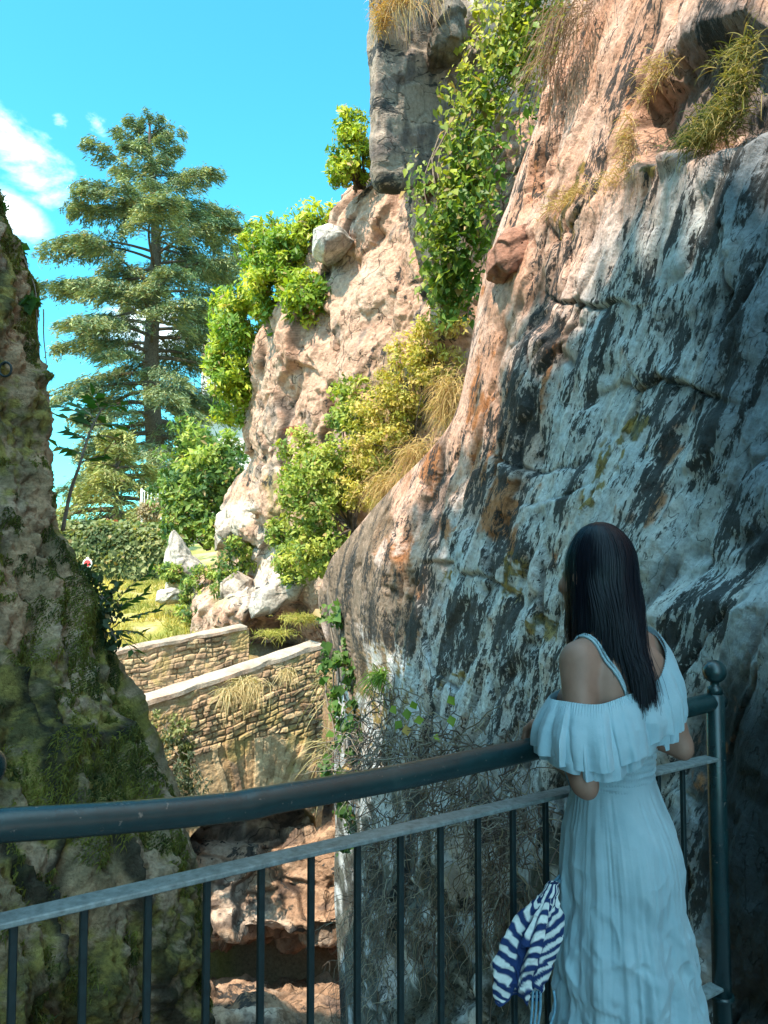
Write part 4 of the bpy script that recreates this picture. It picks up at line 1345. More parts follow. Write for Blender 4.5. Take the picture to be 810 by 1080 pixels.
# ------------------------------------------------------------------ bushes round the bank
shrub('bush', 'large rounded dark green bush between the hedge and the pale slope', 'bush',
      [(215, 520, 52, 52, 20.5, 1.4), (232, 490, 32, 34, 20.2, .9), (205, 462, 18, 22, 20.8, .6), (195, 545, 30, 30, 20, .8), (222, 562, 24, 18, 19.6, .6)], P(220, 580, 20.5), 240, 60, .28, .17, .075, PAL_BUSH, 61)
g2 = 'low bushes on the bank behind the bridge'
for lb, bl, bs, sd_, pal in [
    ('small upright yellow green bush at the foot of the slope, right of the pointed boulder', [(262, 570, 16, 26, 16.0, .35), (265, 598, 12, 12, 16, .3)], P(262, 605, 16.2), 63, PAL_YEL),
    ('low green bush in front of the pointed boulder, just above the rear parapet', [(210, 620, 24, 26, 17.2, .5), (200, 645, 20, 12, 16.6, .4)], P(208, 655, 17), 65, PAL_BUSH),
    ('tiny green bush at the left foot of the pointed boulder', [(182, 603, 12, 10, 18.0, .3)], P(182, 612, 18), 67, PAL_BUSH),
    ('bushy green plant in the middle of the slope foot, left of the white ledges', [(248, 590, 18, 22, 15.4, .35), (238, 615, 20, 14, 15.2, .3)], P(245, 628, 15.6), 68, PAL_BUSH),
    ('small green bush on the white ledges at the right of the slope foot', [(305, 590, 16, 26, 13.6, .35), (290, 560, 12, 16, 14, .3)], P(303, 615, 13.8), 69, PAL_BUSH)]:
    shrub('bush', lb, 'bush', bl, bs, 46, 46, .15, .10, .045, pal, sd_, g2, stems=8, r0=.015)
# bush and dry growth hanging where the near wall meets the slope
shrub('bush', 'green leafy bush spilling from the ledge between slope and near wall', 'bush',
      [(330, 530, 40, 52, 11.7, .5), (340, 580, 36, 34, 11.6, .4), (318, 480, 26, 34, 12.2, .4), (368, 430, 24, 38, 11.7, .35), (350, 500, 38, 36, 11.6, .4), (310, 600, 22, 22, 12.2, .3)], P(372, 560, 11.6), 330, 42, .15, .085, .045, PAL_BUSH[1:] + [(.26, .27, .05)], 71)
shrub('bush', 'golden half dry bush above the green one on the same ledge', 'bush',
      [(430, 400, 38, 54, 11.0, .4), (400, 455, 40, 54, 11.1, .4), (460, 365, 30, 46, 10.5, .35), (385, 505, 30, 36, 11.2, .3), (478, 325, 16, 30, 10.2, .25)], P(440, 470, 11.2), 330, 50, .14, .065, .028, PAL_GOLD, 73, r0=.015)


# ------------------------------------------------------------------ hanging vine
def vine(name, label, spine, n, thick, L, W, pal, seed, cat='vine', group=None, nst=26, r0=.012, droop=1.1):
    """leafy curtain along a spine of (px, py, Y, half width px)"""
    rng = np.random.default_rng(seed)
    sp = np.array(spine, float)
    base = P(*sp[0, :3])
    root = empty(name, base); tag(root, label, cat, group)
    t = np.linspace(0, 1, len(sp))
    nc = max(6, n // 18)
    tc_ = rng.random(nc)
    q = np.stack([np.interp(tc_, t, sp[:, k]) for k in range(4)], -1)
    off_ = np.clip(rng.normal(size=nc) * .55, -1.2, 1.2)
    cc = P(q[:, 0] + off_ * q[:, 3], q[:, 1] + rng.normal(size=nc) * 8, q[:, 2])
    cc[:, 1] -= rng.random(nc) * thick
    k = np.repeat(np.arange(nc), n // nc)
    pt = cc[k] + rdir(len(k), rng) * (rng.random(len(k)) ** .5)[:, None] * thick * .45 * np.array([1, .8, 1.3])
    pt += np.array([-.25, -.6, -.1]) * (rng.random(len(k)) * thick * .3)[:, None]
    out = unit(np.array([-.5, -.75, .35]) + rng.normal(size=(len(k), 3)) * .45)
    cl = np.clip(.62 * (1 - tc_[k]) + .45 * rng.random(nc)[k] - .1 + .2 * (off_[k] < -.3), 0, 1)
    leaves_obj('foliage', pt - base, out, cl, L, W, pal, root, rng, droop)
    mb = MB()
    for i in range(nst):
        a = rng.random() * .5; b_ = min(1, a + .25 + .5 * rng.random())
        f = np.linspace(a, b_, 12)
        qq = np.stack([np.interp(f, t, sp[:, j]) for j in range(4)], -1)
        o_ = rng.normal() * .5
        pp = P(qq[:, 0] + qq[:, 3] * (o_ + .15 * np.sin(f * 20 + i)), qq[:, 1], qq[:, 2] - .05)
        mb.tube(pp - base, np.linspace(r0, r0 * .4, 12), 4, False)
    mb.build('stem', M_TWIG, root, True)
    return root


vine('hanging_vine', 'yellow green leafy vine hanging down the cleft beside the dark overhanging block',
     [(590, -80, 9.2, 38), (560, 0, 9.4, 40), (540, 60, 9.4, 44), (510, 120, 9.4, 44), (495, 175, 9.3, 46), (485, 230, 9.2, 38), (480, 280, 9.3, 26), (474, 330, 9.6, 14)],
     6800, .42, .105, .06, PAL_YEL, 81)
vine('climbing_ivy', 'dark ivy trailing down the left edge of the near wall beside the bridge',
     [(362, 630, 10.0, 14), (358, 670, 9.9, 16), (366, 720, 9.7, 20), (372, 770, 9.5, 22), (370, 830, 9.5, 16), (366, 900, 9.5, 12)],
     700, .25, .11, .085, PAL_IVY + [(.10, .17, .03)], 83, 'ivy', nst=16)
vine('climbing_ivy', 'sparse ivy along the edge of the mossy left wall, against the sky',
     [(2, 215, 4.95, 6), (12, 245, 4.95, 7), (34, 300, 4.9, 7), (38, 340, 4.9, 7), (38, 380, 4.9, 8), (36, 420, 4.9, 8), (30, 440, 4.85, 10)],
     130, .10, .085, .065, PAL_IVY + [(.08, .17, .03)], 85, 'ivy', nst=8, r0=.005)

# ------------------------------------------------------------------ hedge, fence, boulder, sign, house
rng = np.random.default_rng(91)
hc = P(118, 590, 22.5)
root = empty('hedge', (hc[0], 22.5, .6)); tag(root, 'clipped grey green ivy hedge behind the grassy bank', 'hedge')
hl, hr = P(20, 585, 22.5)[0], P(185, 585, 22.5)[0]
zt_h = lambda x: np.interp(x, [hl, P(75, 585, 22.5)[0], P(150, 585, 22.5)[0], hr], [2.2, 2.42, 2.38, 2.2])
nx_, nz_ = 120, 60
XX, VV = np.meshgrid(np.linspace(hl, hr, nx_), np.linspace(0, 1, nz_))
# rounded body: front, top, back
prof = lambda v: (-np.cos(v * math.pi) * .55, np.sin(v * math.pi) ** .45)
yo, zo = prof(VV)
zb_h = .45
G = np.stack([XX, 22.5 + yo, zb_h + zo * (zt_h(XX) - zb_h)], -1)
G += (fbm(G * 2.2, 4, 911) * .10)[..., None] * np.array([.4, -1, .6])
C = mix(np.broadcast_to(np.array([.03, .05, .022]), G.shape), [.07, .09, .03], .5 + .5 * fbm(G * 4, 3, 912))
body = build('foliage', G - np.array(root.location), grid_faces(*G.shape[:2]), M_MOSSROCK, root, True, C)
n = 13000
i0 = rng.integers(0, nz_, n); j0 = rng.integers(0, nx_, n)
keep = VV[i0, j0] < .62
i0, j0 = i0[keep], j0[keep]; n = len(i0)
pt = G[i0, j0] + rng.normal(size=(n, 3)) * .055
out = unit(np.stack([0 * i0, -np.cos(VV[i0, j0] * math.pi) * -1 * -1, np.sin(VV[i0, j0] * math.pi)], -1) + rng.normal(size=(n, 3)) * .4)
cl = np.clip(.5 + .5 * fbm(pt * 1.6, 3, 915), 0, 1)
leaves_obj('leaves', pt - np.array(root.location), out, cl, .13, .10, [(.06, .09, .045), (.12, .155, .065), (.22, .24, .10), (.34, .32, .13)], body, rng, .6)

M_WHITE = mat_plain('white_paint', (.75, .75, .73), .5, var=.06, bump=.05)
fc = P(158, 548, 25)
root = empty('fence', (fc[0], 25, fc[2] - .05)); tag(root, 'white metal railing fence half hidden by the bush behind the hedge', 'fence')
x0, x1 = P(149, 548, 25)[0] - fc[0], P(196, 548, 25)[0] - fc[0]
h_ = P(150, 517, 25)[2] - fc[2]
mb = MB()
for xx_ in np.arange(x0 + .09, x1, .11): mb.box((xx_, 0, h_ / 2 + .03), (.022, .022, h_ - .06), bev=.003)
mb.build('bars', M_WHITE, root)
for zz_ in (h_ + .02, .06):
    mb = MB(); mb.box(((x0 + x1) / 2, 0, zz_), (x1 - x0, .04, .042), bev=.006); mb.build('rail', M_WHITE, root)
for xx_ in (x0, x1):
    mb = MB(); mb.box((xx_, 0, h_ / 2 - .5), (.06, .06, h_ + 1.2), bev=.006); mb.build('post', M_WHITE, root)
rng = np.random.default_rng(95)
shrub('bush', 'dusty pink flowering bush at the foot of the white fence', 'bush', [(158, 538, 13, 10, 24.3, .4)], P(158, 552, 24.4), 34, 50, .18, .10, .06, [(.10, .10, .05), (.32, .24, .14), (.46, .30, .20)], 96, stems=5, r0=.02)
shrub('flower_bed', 'low band of red flowers on top behind the hedge', 'flowers', [(115, 552, 14, 4, 24, .3), (78, 556, 8, 5, 24, .3), (132, 555, 10, 3, 24, .3)], P(108, 560, 24), 30, 40, .10, .08, .05, [(.10, .12, .03), (.45, .10, .06), (.55, .18, .10)], 97, stems=3, r0=.01)


def boulder(name, label, outline, Y, depth, seed, colr, cat='boulder', group=None, amp=.5):
    """a rock with the outline seen in the photo, rounded front and back, its own size and thickness"""
    o = np.array(outline, float)
    o = np.concatenate([o, o[:1]])
    tl = np.concatenate([[0], np.cumsum(np.hypot(*np.diff(o, axis=0).T))]); tl /= tl[-1]
    m = 120; tq = np.linspace(0, 1, m, endpoint=False)
    ox_, oy_ = np.interp(tq, tl, o[:, 0]), np.interp(tq, tl, o[:, 1])
    cx, cy_ = ox_.mean(), oy_.mean()
    rows = []
    for a in np.linspace(-math.pi / 2, math.pi / 2, 70):
        r = max(math.cos(a), .002) ** .55; y = Y + math.sin(a) * depth
        pc = P(cx + (ox_ - cx) * r, cy_ + (oy_ - cy_) * r, Y)
        pc[:, 1] = y
        rows.append(pc)
    G = np.array(rows)
    base = G.reshape(-1, 3).mean(0); base[2] = G[..., 2].min()
    nr = unit(G - G.reshape(-1, 3).mean(0))
    h1, e1 = facets(G * 1.6, seed, .7); h2, e2 = facets(G * 5, seed + 1, .5)
    d = amp * (.16 * h1 + .06 * h2 + .05 * fbm(G * 5, 4, seed + 2))
    G = G + nr * d[..., None]
    n2 = fbm(G * 4, 5, seed + 3)
    C = mix(np.broadcast_to(np.array(colr), G.shape), np.array(colr) * .6, ss(0, .6, n2))
    C = mix(C, C * .4, .7 * (1 - ss(0, .1, np.minimum(e1, e2))))
    ob = build(name, G - base, grid_faces(70, m, True), M_ROCK, None, True, C)
    ob.location = base
    return tag(ob, label, cat, group)


boulder('boulder', 'tall pointed pale boulder on the bank between hedge and bush', [(184, 560), (192, 568), (200, 582), (214, 596), (218, 612), (205, 622), (178, 622), (172, 606), (176, 580)], 18.6, .5, 931, (.50, .44, .385))
boulder('boulder', 'low flat pale boulder in the yellow grass of the bank', [(168, 622), (182, 619), (192, 624), (194, 634), (180, 638), (166, 634)], 17.2, .35, 935, (.48, .44, .38))
boulder('boulder', 'white jutting rock at the top edge of the sunlit slope', [(330, 252), (346, 240), (364, 246), (372, 258), (362, 266), (344, 276), (332, 270)], 12.6, .5, 937, (.55, .50, .46))
boulder('boulder', 'rust red angular block sticking out of the wall below the end of the hanging vine', [(514, 270), (530, 254), (560, 243), (578, 248), (572, 270), (556, 288), (530, 302), (512, 292)], float(wall_hit(546, 268)[2]) - .04, .24, 945, (.30, .15, .105), amp=.5)
boulder('boulder', 'angular rock wedged under the top of the dark overhanging block', [(456, -10), (478, -6), (492, 30), (494, 48), (486, 64), (452, 68), (450, 54), (458, 40)], 9.3, .35, 939, (.20, .16, .13))
boulder('boulder', 'pale rounded boulder beside the vine at the top of the cleft', [(480, -20), (505, -12), (518, 15), (508, 36), (494, 40), (486, 16)], 9.9, .35, 941, (.52, .44, .38))
boulder('boulder', 'small pale boulder below the vine top, right of the wedged rock', [(492, 50), (508, 40), (520, 52), (518, 70), (500, 76), (490, 66)], 9.8, .3, 943, (.50, .42, .36))

boulder('boulder', 'broad white sloping ledge of rock directly above the right end of the rear parapet', [(262, 640), (272, 622), (300, 606), (332, 600), (338, 612), (316, 632), (286, 648), (266, 652)], 14.2, .4, 951, (.46, .41, .365))
boulder('boulder', 'pale blocky rock at the slope foot, under the small upright bush', [(232, 612), (250, 604), (264, 612), (266, 634), (250, 644), (234, 640)], 15.2, .35, 953, (.45, .37, .31))
boulder('boulder', 'long pale slanting rock at the lowest left edge of the slope', [(226, 566), (240, 548), (262, 530), (272, 540), (256, 560), (238, 578), (228, 580)], 16.2, .4, 955, (.46, .375, .31))
sg = P(92, 602, 19.5)
root = empty('road_sign', (sg[0], 19.5, .45)); tag(root, 'small round red and white sign on a post in front of the hedge', 'sign')
zc_ = P(88, 594, 19.5)[2] - .45
M_RED = mat_plain('red_sign', (.55, .05, .05), .5, var=.08, bump=0)
for nm, r_, y_, m_ in (('sign_disc', .12, 0, M_WHITE), ('red_disc', .085, -.012, M_RED)):
    th = np.arange(32) * 2 * math.pi / 32
    mb = MB(); c = np.stack([r_ * np.cos(th), 0 * th, r_ * np.sin(th)], -1) + np.array([0, y_, zc_])
    j = np.arange(32); j2 = (j + 1) % 32
    mb.add(np.concatenate([c, c + np.array([0, .01, 0])]), [j[None], (j[::-1] + 32)[None], np.stack([j, j2, j2 + 32, j + 32], -1)])
    mb.build(nm, m_, root)
mb = MB(); mb.tube([(0, .02, -.5), (0, .02, zc_ + .15)], .03, 10); mb.build('post', M_WHITE, root, True)

hb = P(235, 440, 58)
M_PALE = mat_plain('pale_render', (.50, .46, .42), .9, nscale=.8, var=.2, bump=.1)
M_ROOF = mat_plain('grey_roof', (.22, .20, .19), .9, nscale=3, var=.3)
M_DARKWIN = mat_plain('window_glass', (.03, .035, .04), .2, var=.1, bump=0)
M_SALMON = mat_plain('salmon_panel', (.50, .26, .19), .9, nscale=3, var=.2)
root = empty('stone_house', (hb[0], 60, 1.5)); tag(root, 'pale stone house with a square tower, far behind the cedar', 'house')
W_ = lambda px: (px - 405) / F * 58
mb = MB(); hz = P(235, 432, 58)[2] - 1.5
mb.box((W_(240) - hb[0], 3, hz / 2), (W_(300) - W_(180), 8, hz), bev=.05); mb.build('wall', M_PALE, root)
mb = MB(); mb.box((W_(236) - hb[0], 2.7, hz + .12), (W_(300) - W_(172), 9.6, .25), bev=.05); mb.build('roof', M_ROOF, root)
tz = P(220, 338, 58)[2] - 1.5
tb = MB(); tb.box((W_(224) - hb[0], 3.5, tz / 2), (W_(250) - W_(198), 4, tz), bev=.05); tw = tb.build('tower', M_PALE, root)
mb = MB(); mb.box((W_(224) - hb[0], 3.5, tz + .2), (W_(253) - W_(195), 4.6, .4), bev=.08); mb.build('roof', M_ROOF, tw)
mb = MB(); mb.box((W_(203) - hb[0], 1.49, tz - 1.9), (.42, .06, 2.2), bev=.01); mb.build('window', M_SALMON, tw)
for k_ in range(6):
    mb = MB(); mb.box((W_(214.5) - hb[0], 1.47, tz - .9 - k_ * .42), (.75, .08, .16), bev=.01); mb.build('louvre', M_ROOF, tw)
for xx_ in (195, 212, 262, 280):
    mb = MB(); mb.box((W_(xx_) - hb[0], -1.0, hz - 2.2), (.8, .06, 1.3), bev=.01); mb.build('window', M_DARKWIN, root)

# ------------------------------------------------------------------ grass on the bank
rng = np.random.default_rng(101)
n = 26000
x = rng.uniform(-9, -2.6, n); y = rng.uniform(13.9, 22, n)
z = ground_z(x, y); p3 = np.stack([x, y, z], -1)
z = z + .12 * fbm(p3 * .7, 4, 601) + .04 * fbm(p3 * 3, 4, 603)
kp = (fbm(p3 * np.array([1, 1, 0]), 3, 105) > -.35)
p3 = np.stack([x, y, z - .01], -1)[kp]; n = len(p3)
t = np.clip(.5 + .6 * fbm(p3 * .9, 3, 107) + .2 * rng.normal(size=n), 0, 1)[:, None]
cols = np.array([.20, .22, .045]) * (1 - t) + np.array([.60, .48, .15]) * t
o = blades('grass', p3, np.array([0, 0, 1.]) + rng.normal(size=(n, 3)) * .35, .12 + .22 * rng.random(n), .022, cols, None, rng, .35, 2)
o['kind'] = 'stuff'


# ------------------------------------------------------------------ dry tufts, twigs
def tuft(name, label, cat, spots, L, W, dirs, pal, seed, group=None, droop=.6, spread=.5, seg=4):
    """spots: (point, radius, count)"""
    rng = np.random.default_rng(seed)
    root = empty(name, spots[0][0]); tag(root, label, cat, group)
    for p, r, n in spots:
        B_ = np.asarray(p) + rng.normal(size=(n, 3)) * np.asarray(r) * .5
        d = np.asarray(dirs, float) + rng.normal(size=(n, 3)) * spread
        c = leaf_cols(n, pal, rng.random(n), rng, .3)
        blades('stalks', B_ - np.asarray(spots[0][0]), d, L * (.5 + rng.random(n)), W, c, root, rng, droop, seg)
    return root


tuft('dry_grass', 'orange dry grass tuft on the top corner of the dark overhanging block', 'grass tuft',
     [(P(403, 18, 8.95), (.09, .1, .22), 300), (P(418, -2, 8.9), (.22, .1, .06), 200)], .15, .008, (-.5, -.3, .45), [(.30, .15, .05), (.48, .27, .08), (.55, .36, .12)], 111, droop=.6, spread=.8)
tuft('root_fringe', 'brown dry roots hanging from the top edge of the dark overhanging block', 'roots',
     [(P(425, 0, 8.95), (.2, .08, .06), 120), (P(455, -5, 9.0), (.2, .08, .06), 40)], .30, .007, (.05, -.3, -.5), PAL_DRY, 113, droop=.7, spread=.3)
tuft('root_fringe', 'thick reddish roots hanging from the ledge at the top of the near wall', 'roots',
     [(wall_p(632, 8, .16), (.16, .14, .07), 150), (wall_p(616, 30, .16), (.16, .12, .08), 160), (wall_p(600, 60, .14), (.10, .1, .08), 120)], .24, .0055, (-.45, -.3, -.35), [(.22, .13, .09), (.17, .10, .07), (.32, .23, .16)], 115, droop=.9, spread=.4)
tuft('dry_grass', 'dry grass along the ledge in the middle of the near wall', 'grass tuft',
     [(wall_p(598, 218, .06), (.10, .2, .03), 220), (wall_p(620, 205, .06), (.08, .15, .03), 150), (wall_p(655, 192, .05), (.10, .15, .04), 160)], .085, .0045, (-.5, -.2, .5), PAL_DRY, 117, droop=.7)
tuft('dry_grass', 'brown dry plants on the left rim of the dark hollow in the near wall', 'grass tuft',
     [(wall_p(668, 150, .03), (.04, .1, .14), 240), (wall_p(676, 180, .03), (.05, .08, .05), 120), (wall_p(700, 75, .03), (.09, .12, .05), 170), (wall_p(690, 95, .03), (.05, .08, .05), 70)], .09, .0045, (-.5, -.3, .1), PAL_DRY + [(.14, .14, .03)], 119, droop=.6)
tuft('fern', 'green and gold feathery plants at the right end of the hollow in the near wall', 'fern',
     [(wall_p(752, 148, .06), (.10, .12, .05), 420), (wall_p(780, 125, .08), (.09, .12, .08), 560), (wall_p(798, 88, .08), (.06, .1, .11), 480), (wall_p(806, 55, .1), (.04, .1, .06), 160), (wall_p(765, 60, .0), (.05, .1, .03), 60)],
     .085, .005, (-.5, -.4, .35), [(.05, .065, .02), (.13, .14, .04), (.30, .25, .09), (.42, .32, .14)], 121, droop=.5, spread=1.0)
tuft('fern', 'dark green plants deep in the hollow of the near wall', 'fern',
     [(wall_p(728, 150, -.05), (.08, .1, .06), 300), (wall_p(738, 125, -.08), (.08, .1, .06), 200)], .13, .007, (-.4, -.4, .4), [(.02, .04, .015), (.05, .08, .02)], 123)
tuft('dry_grass', 'dry red and gold growth hanging from the far edge of the near wall', 'grass tuft',
     [(P(478, 420, 9.3), (.20, .2, .35), 900), (P(445, 480, 9.6), (.25, .2, .22), 800), (P(410, 510, 10.0), (.22, .2, .18), 500)], .24, .009, (-.5, -.4, -.05), [(.30, .15, .08), (.42, .28, .12), (.45, .33, .13), (.28, .12, .08)], 125, droop=.8)
tuft('dry_grass', 'straw coloured grass tuft on the face of the bridge below the coping', 'grass tuft',
     [(P(262, 722, 11.55), (.22, .05, .10), 420), (P(240, 728, 11.4), (.12, .05, .05), 160)], .26, .010, (.1, -.7, .0), [(.40, .30, .15), (.50, .42, .24)], 127, droop=.7)
tuft('dry_grass', 'small straw grass tuft near the right end of the bridge face', 'grass tuft',
     [(P(303, 708, 11.95), (.10, .04, .06), 150)], .20, .010, (.1, -.7, .0), [(.40, .30, .15), (.50, .42, .24)], 129, droop=.7)
tuft('dry_grass', 'dry reeds sticking out of the dark gap at the right end of the bridge', 'grass tuft',
     [(P(348, 790, 11.2), (.06, .05, .3), 60), (P(350, 720, 11.2), (.06, .05, .3), 40)], .5, .012, (-.7, -.4, .3), [(.30, .26, .12), (.45, .40, .22)], 131, droop=.6)
vine('trailing_plant', 'pale green weeds hanging over the left end of the bridge face',
     [(180, 745, 10.95, 26), (175, 765, 10.9, 30), (182, 785, 10.9, 30), (195, 775, 11, 8), (199, 800, 11, 4), (202, 822, 11, 3)], 900, .14, .07, .035, [(.05, .08, .03), (.14, .17, .06), (.32, .32, .12)], 133, 'plant', nst=10, r0=.006)
vine('trailing_plant', 'grey green creeping growth low on the left end of the bridge face',
     [(165, 780, 10.8, 14), (175, 800, 10.8, 24), (190, 818, 10.8, 26), (205, 835, 10.85, 22)], 1500, .12, .055, .022, [(.04, .06, .04), (.09, .12, .07), (.16, .17, .09)], 135, 'plant', nst=10, r0=.006)


def tangle(name, label, spots, n, L, r, seed, pal, cat='twigs', droop=.5):
    """bare curling twigs: (px, py, spread px x, y, metres off the wall)"""
    rng = np.random.default_rng(seed)
    base = wall_p(*spots[0][:2])
    root = empty(name, base); tag(root, label, cat)
    mb = MB()
    for i in range(n):
        s_ = spots[rng.integers(len(spots))]
        p = wall_p(s_[0] + rng.normal() * s_[2] * .6, s_[1] + rng.normal() * s_[3] * .6, s_[4] * (.2 + rng.random()))
        d = unit(np.array([-.55, -.25, -.1]) + rng.normal(size=3) * .8)
        ln = L * (.4 + rng.random()); k = 9
        pts = [p]
        for q in range(k):
            d = unit(d + rng.normal(size=3) * .42 + np.array([0, 0, -droop * .25]))
            p = p + d * ln / k
            pts.append(p)
        c = np.array(pal[rng.integers(len(pal))]) * (.7 + .6 * rng.random())
        mb.tube(np.array(pts) - base, np.linspace(r, r * .4, k + 1), 4, False, col=c)
    mb.build('stalks', M_DRY, root, True)
    return root


TW = [(.15, .115, .095), (.22, .18, .15), (.10, .07, .06), (.27, .24, .20)]
tuft('weeds', 'yellow weeds in front of the dark hollow behind the right end of the bridge', 'weeds', [(P(318, 652, 13.2), (.3, .3, .05), 900), (P(290, 668, 13.4), (.35, .3, .05), 500)], .13, .009, (0, -.2, .8), [(.18, .22, .05), (.34, .33, .08), (.52, .44, .14)], 139, droop=.5, spread=.9)
tangle('twig_tangle', 'grey tangle of dry twigs on the wall just above the handrail', [(470, 790, 50, 30, .22), (430, 770, 30, 35, .22), (520, 800, 40, 22, .2), (400, 800, 25, 40, .2)], 400, .55, .006, 141, TW)
tangle('twig_tangle', 'brown tangle of dry roots between handrail and flat bar', [(540, 850, 40, 25, .25), (480, 865, 40, 20, .22), (575, 880, 25, 40, .25), (420, 880, 30, 22, .2)], 380, .45, .005, 143, TW)
tangle('twig_tangle', 'fine hanging roots on the dark rock seen through the uprights', [(420, 940, 30, 50, .2), (545, 930, 25, 40, .2), (400, 1010, 30, 60, .18), (470, 960, 20, 60, .15)], 480, .45, .0045, 145, TW, droop=1.6)
rng = np.random.default_rng(147)


def sprig(name, label, pts, leaf_at, L, W, pal, seed, cat='plant', r0=.006):
    rng = np.random.default_rng(seed)
    base = np.asarray(pts[0]); root = empty(name, base); tag(root, label, cat)
    mb = MB(); mb.tube(catmull(np.array(pts), 16, 0) - base, np.linspace(r0, r0 * .4, 16), 5); mb.build('stem', M_TWIG, root, True)
    lp = np.array(leaf_at); n = len(lp)
    V, Fs = leaf_mesh(lp - base, np.array([-.2, -.2, -.7]) + rng.normal(size=(n, 3)) * .5, np.array([-.3, -.8, .4]) + rng.normal(size=(n, 3)) * .3, L, W)
    build('foliage', V, Fs, M_LEAF, root, True, np.repeat(leaf_cols(n, pal, rng.random(n), rng), 4, 0))


sprig('sapling', 'thin sprig with a few fresh green leaves above the handrail on the rock', [wall_p(530, 800, .1), wall_p(510, 770, .2), wall_p(500, 740, .22)],
      [wall_p(x_, y_, .25 + .05 * q_) for q_, (x_, y_) in enumerate([(510, 737), (518, 758), (508, 776), (488, 741), (502, 756), (478, 745), (492, 760), (512, 765), (522, 748)])], .085, .07, [(.10, .20, .03), (.26, .34, .05)], 149)
tuft('fern', 'bright green fern tuft growing on the rock edge over the bridge end', 'fern', [(wall_p(412, 712, .1), (.08, .12, .06), 160)], .22, .012, (-.4, -.4, .3), [(.06, .13, .02), (.14, .24, .03)], 151, droop=.8)
# ------------------------------------------------------------------ plants on the mossy left wall
def pinnate(mb_leaf, root_pt, direction, length, nl, L, W, rng, droop=.35):
    """a compound leaf: returns rachis points, leaflet centres, tips, normals"""
    d = unit(np.asarray(direction, float)); t = np.linspace(0, 1, 9)[:, None]
    pts = root_pt + d * length * t + np.array([0, 0, -droop]) * length * t ** 2
    sd_ = unit(np.cross(d, [0, 0, 1])); up = np.cross(sd_, d)
    C_, T_, N_ = [], [], []
    for k in range(nl):
        f = .25 + .75 * k / (nl - 1)
        p = np.array([np.interp(f, t[:, 0], pts[:, i]) for i in range(3)])
        for s_ in ((-1, 1) if k < nl - 1 else (0,)):
            tp = unit(sd_ * s_ + d * .6 + np.array([0, 0, -.35 * abs(s_)]) + rng.normal(size=3) * .12)
            C_.append(p + tp * L * .5); T_.append(tp); N_.append(up + rng.normal(size=3) * .2)
    return pts, C_, T_, N_


def frond_plant(name, label, fronds, L, W, nl, pal, seed, stem=None, r0=.008, cat='plant', droop=.35):
    rng = np.random.default_rng(seed)
    base = np.asarray(stem[0] if stem is not None else fronds[0][0]); root = empty(name, base); tag(root, label, cat)
    mb = MB(); C_, T_, N_ = [], [], []
    if stem is not None: mb.tube(catmull(np.array(stem), 20, 0) - base, np.linspace(r0, r0 * .35, 20), 6)
    for p, q in fronds:
        p, q = np.asarray(p), np.asarray(q); v = q - p
        pts, c, t, n = pinnate(None, p, v + np.array([0, 0, droop]) * np.linalg.norm(v), np.linalg.norm(v), nl, L, W, rng, droop)
        mb.tube(pts - base, np.linspace(r0 * .35, r0 * .15, len(pts)), 4, False); C_ += c; T_ += t; N_ += n
    mb.build('stem', M_TWIG, root, True)
    n = len(C_)
    ls = L * (.8 + .4 * rng.random(n))
    V, Fs = leaf_mesh(np.array(C_) - base, np.array(T_), np.array(N_), ls, W * ls / L)
    build('foliage', V, Fs, M_LEAF, root, True, np.repeat(leaf_cols(n, pal, rng.random(n), rng), 4, 0))
    return root


Yp = 5.6
st_ = [P(66, 560, Yp), P(74, 520, Yp), P(84, 490, Yp - .05), P(95, 455, Yp), P(108, 430, Yp)]
rng = np.random.default_rng(161)
tips = [(60, 438), (72, 420), (96, 414), (128, 428), (134, 450), (120, 462), (70, 455), (58, 470), (112, 480), (86, 440), (52, 425), (100, 445)]
roots_ = [(98, 452), (102, 445), (106, 434), (108, 432), (100, 448), (94, 462), (92, 466), (88, 480), (86, 488), (98, 450), (100, 446), (104, 436)]
frond_plant('sapling', 'slender dark green sapling with broad drooping leaves rising beside the mossy wall', [(P(*a, Yp), P(*b_, Yp - .25 + .5 * rng.random())) for a, b_ in zip(roots_, tips)],
            .115, .055, 4, [(.02, .06, .012), (.045, .11, .016)], 163, st_, .016, 'sapling', .25)
frond_plant('fern', 'arching plant with paired leaflets on the edge of the mossy wall, over the rear parapet',
            [(P(112, 650, 5.0), P(168, 588, 4.9)), (P(112, 655, 5.0), P(160, 618, 4.9)), (P(115, 665, 5.0), P(172, 640, 4.85)), (P(112, 668, 5.0), P(150, 668, 4.9)), (P(110, 648, 5.0), P(128, 600, 5.0)), (P(108, 650, 5.0), P(100, 608, 4.9)), (P(112, 660, 5), P(140, 690, 4.85))],
            .105, .036, 6, [(.03, .075, .02), (.08, .14, .025)], 165, None, .01, 'fern', .3)
vine('bush', 'small dark leafy bush on the edge of the mossy wall below the red sign', [(92, 605, 5.0, 10), (105, 630, 4.95, 18), (115, 655, 4.9, 18), (122, 680, 4.85, 10)], 700, .14, .05, .03, [(.018, .035, .014), (.05, .075, .025)], 167, 'bush', nst=16, r0=.004)

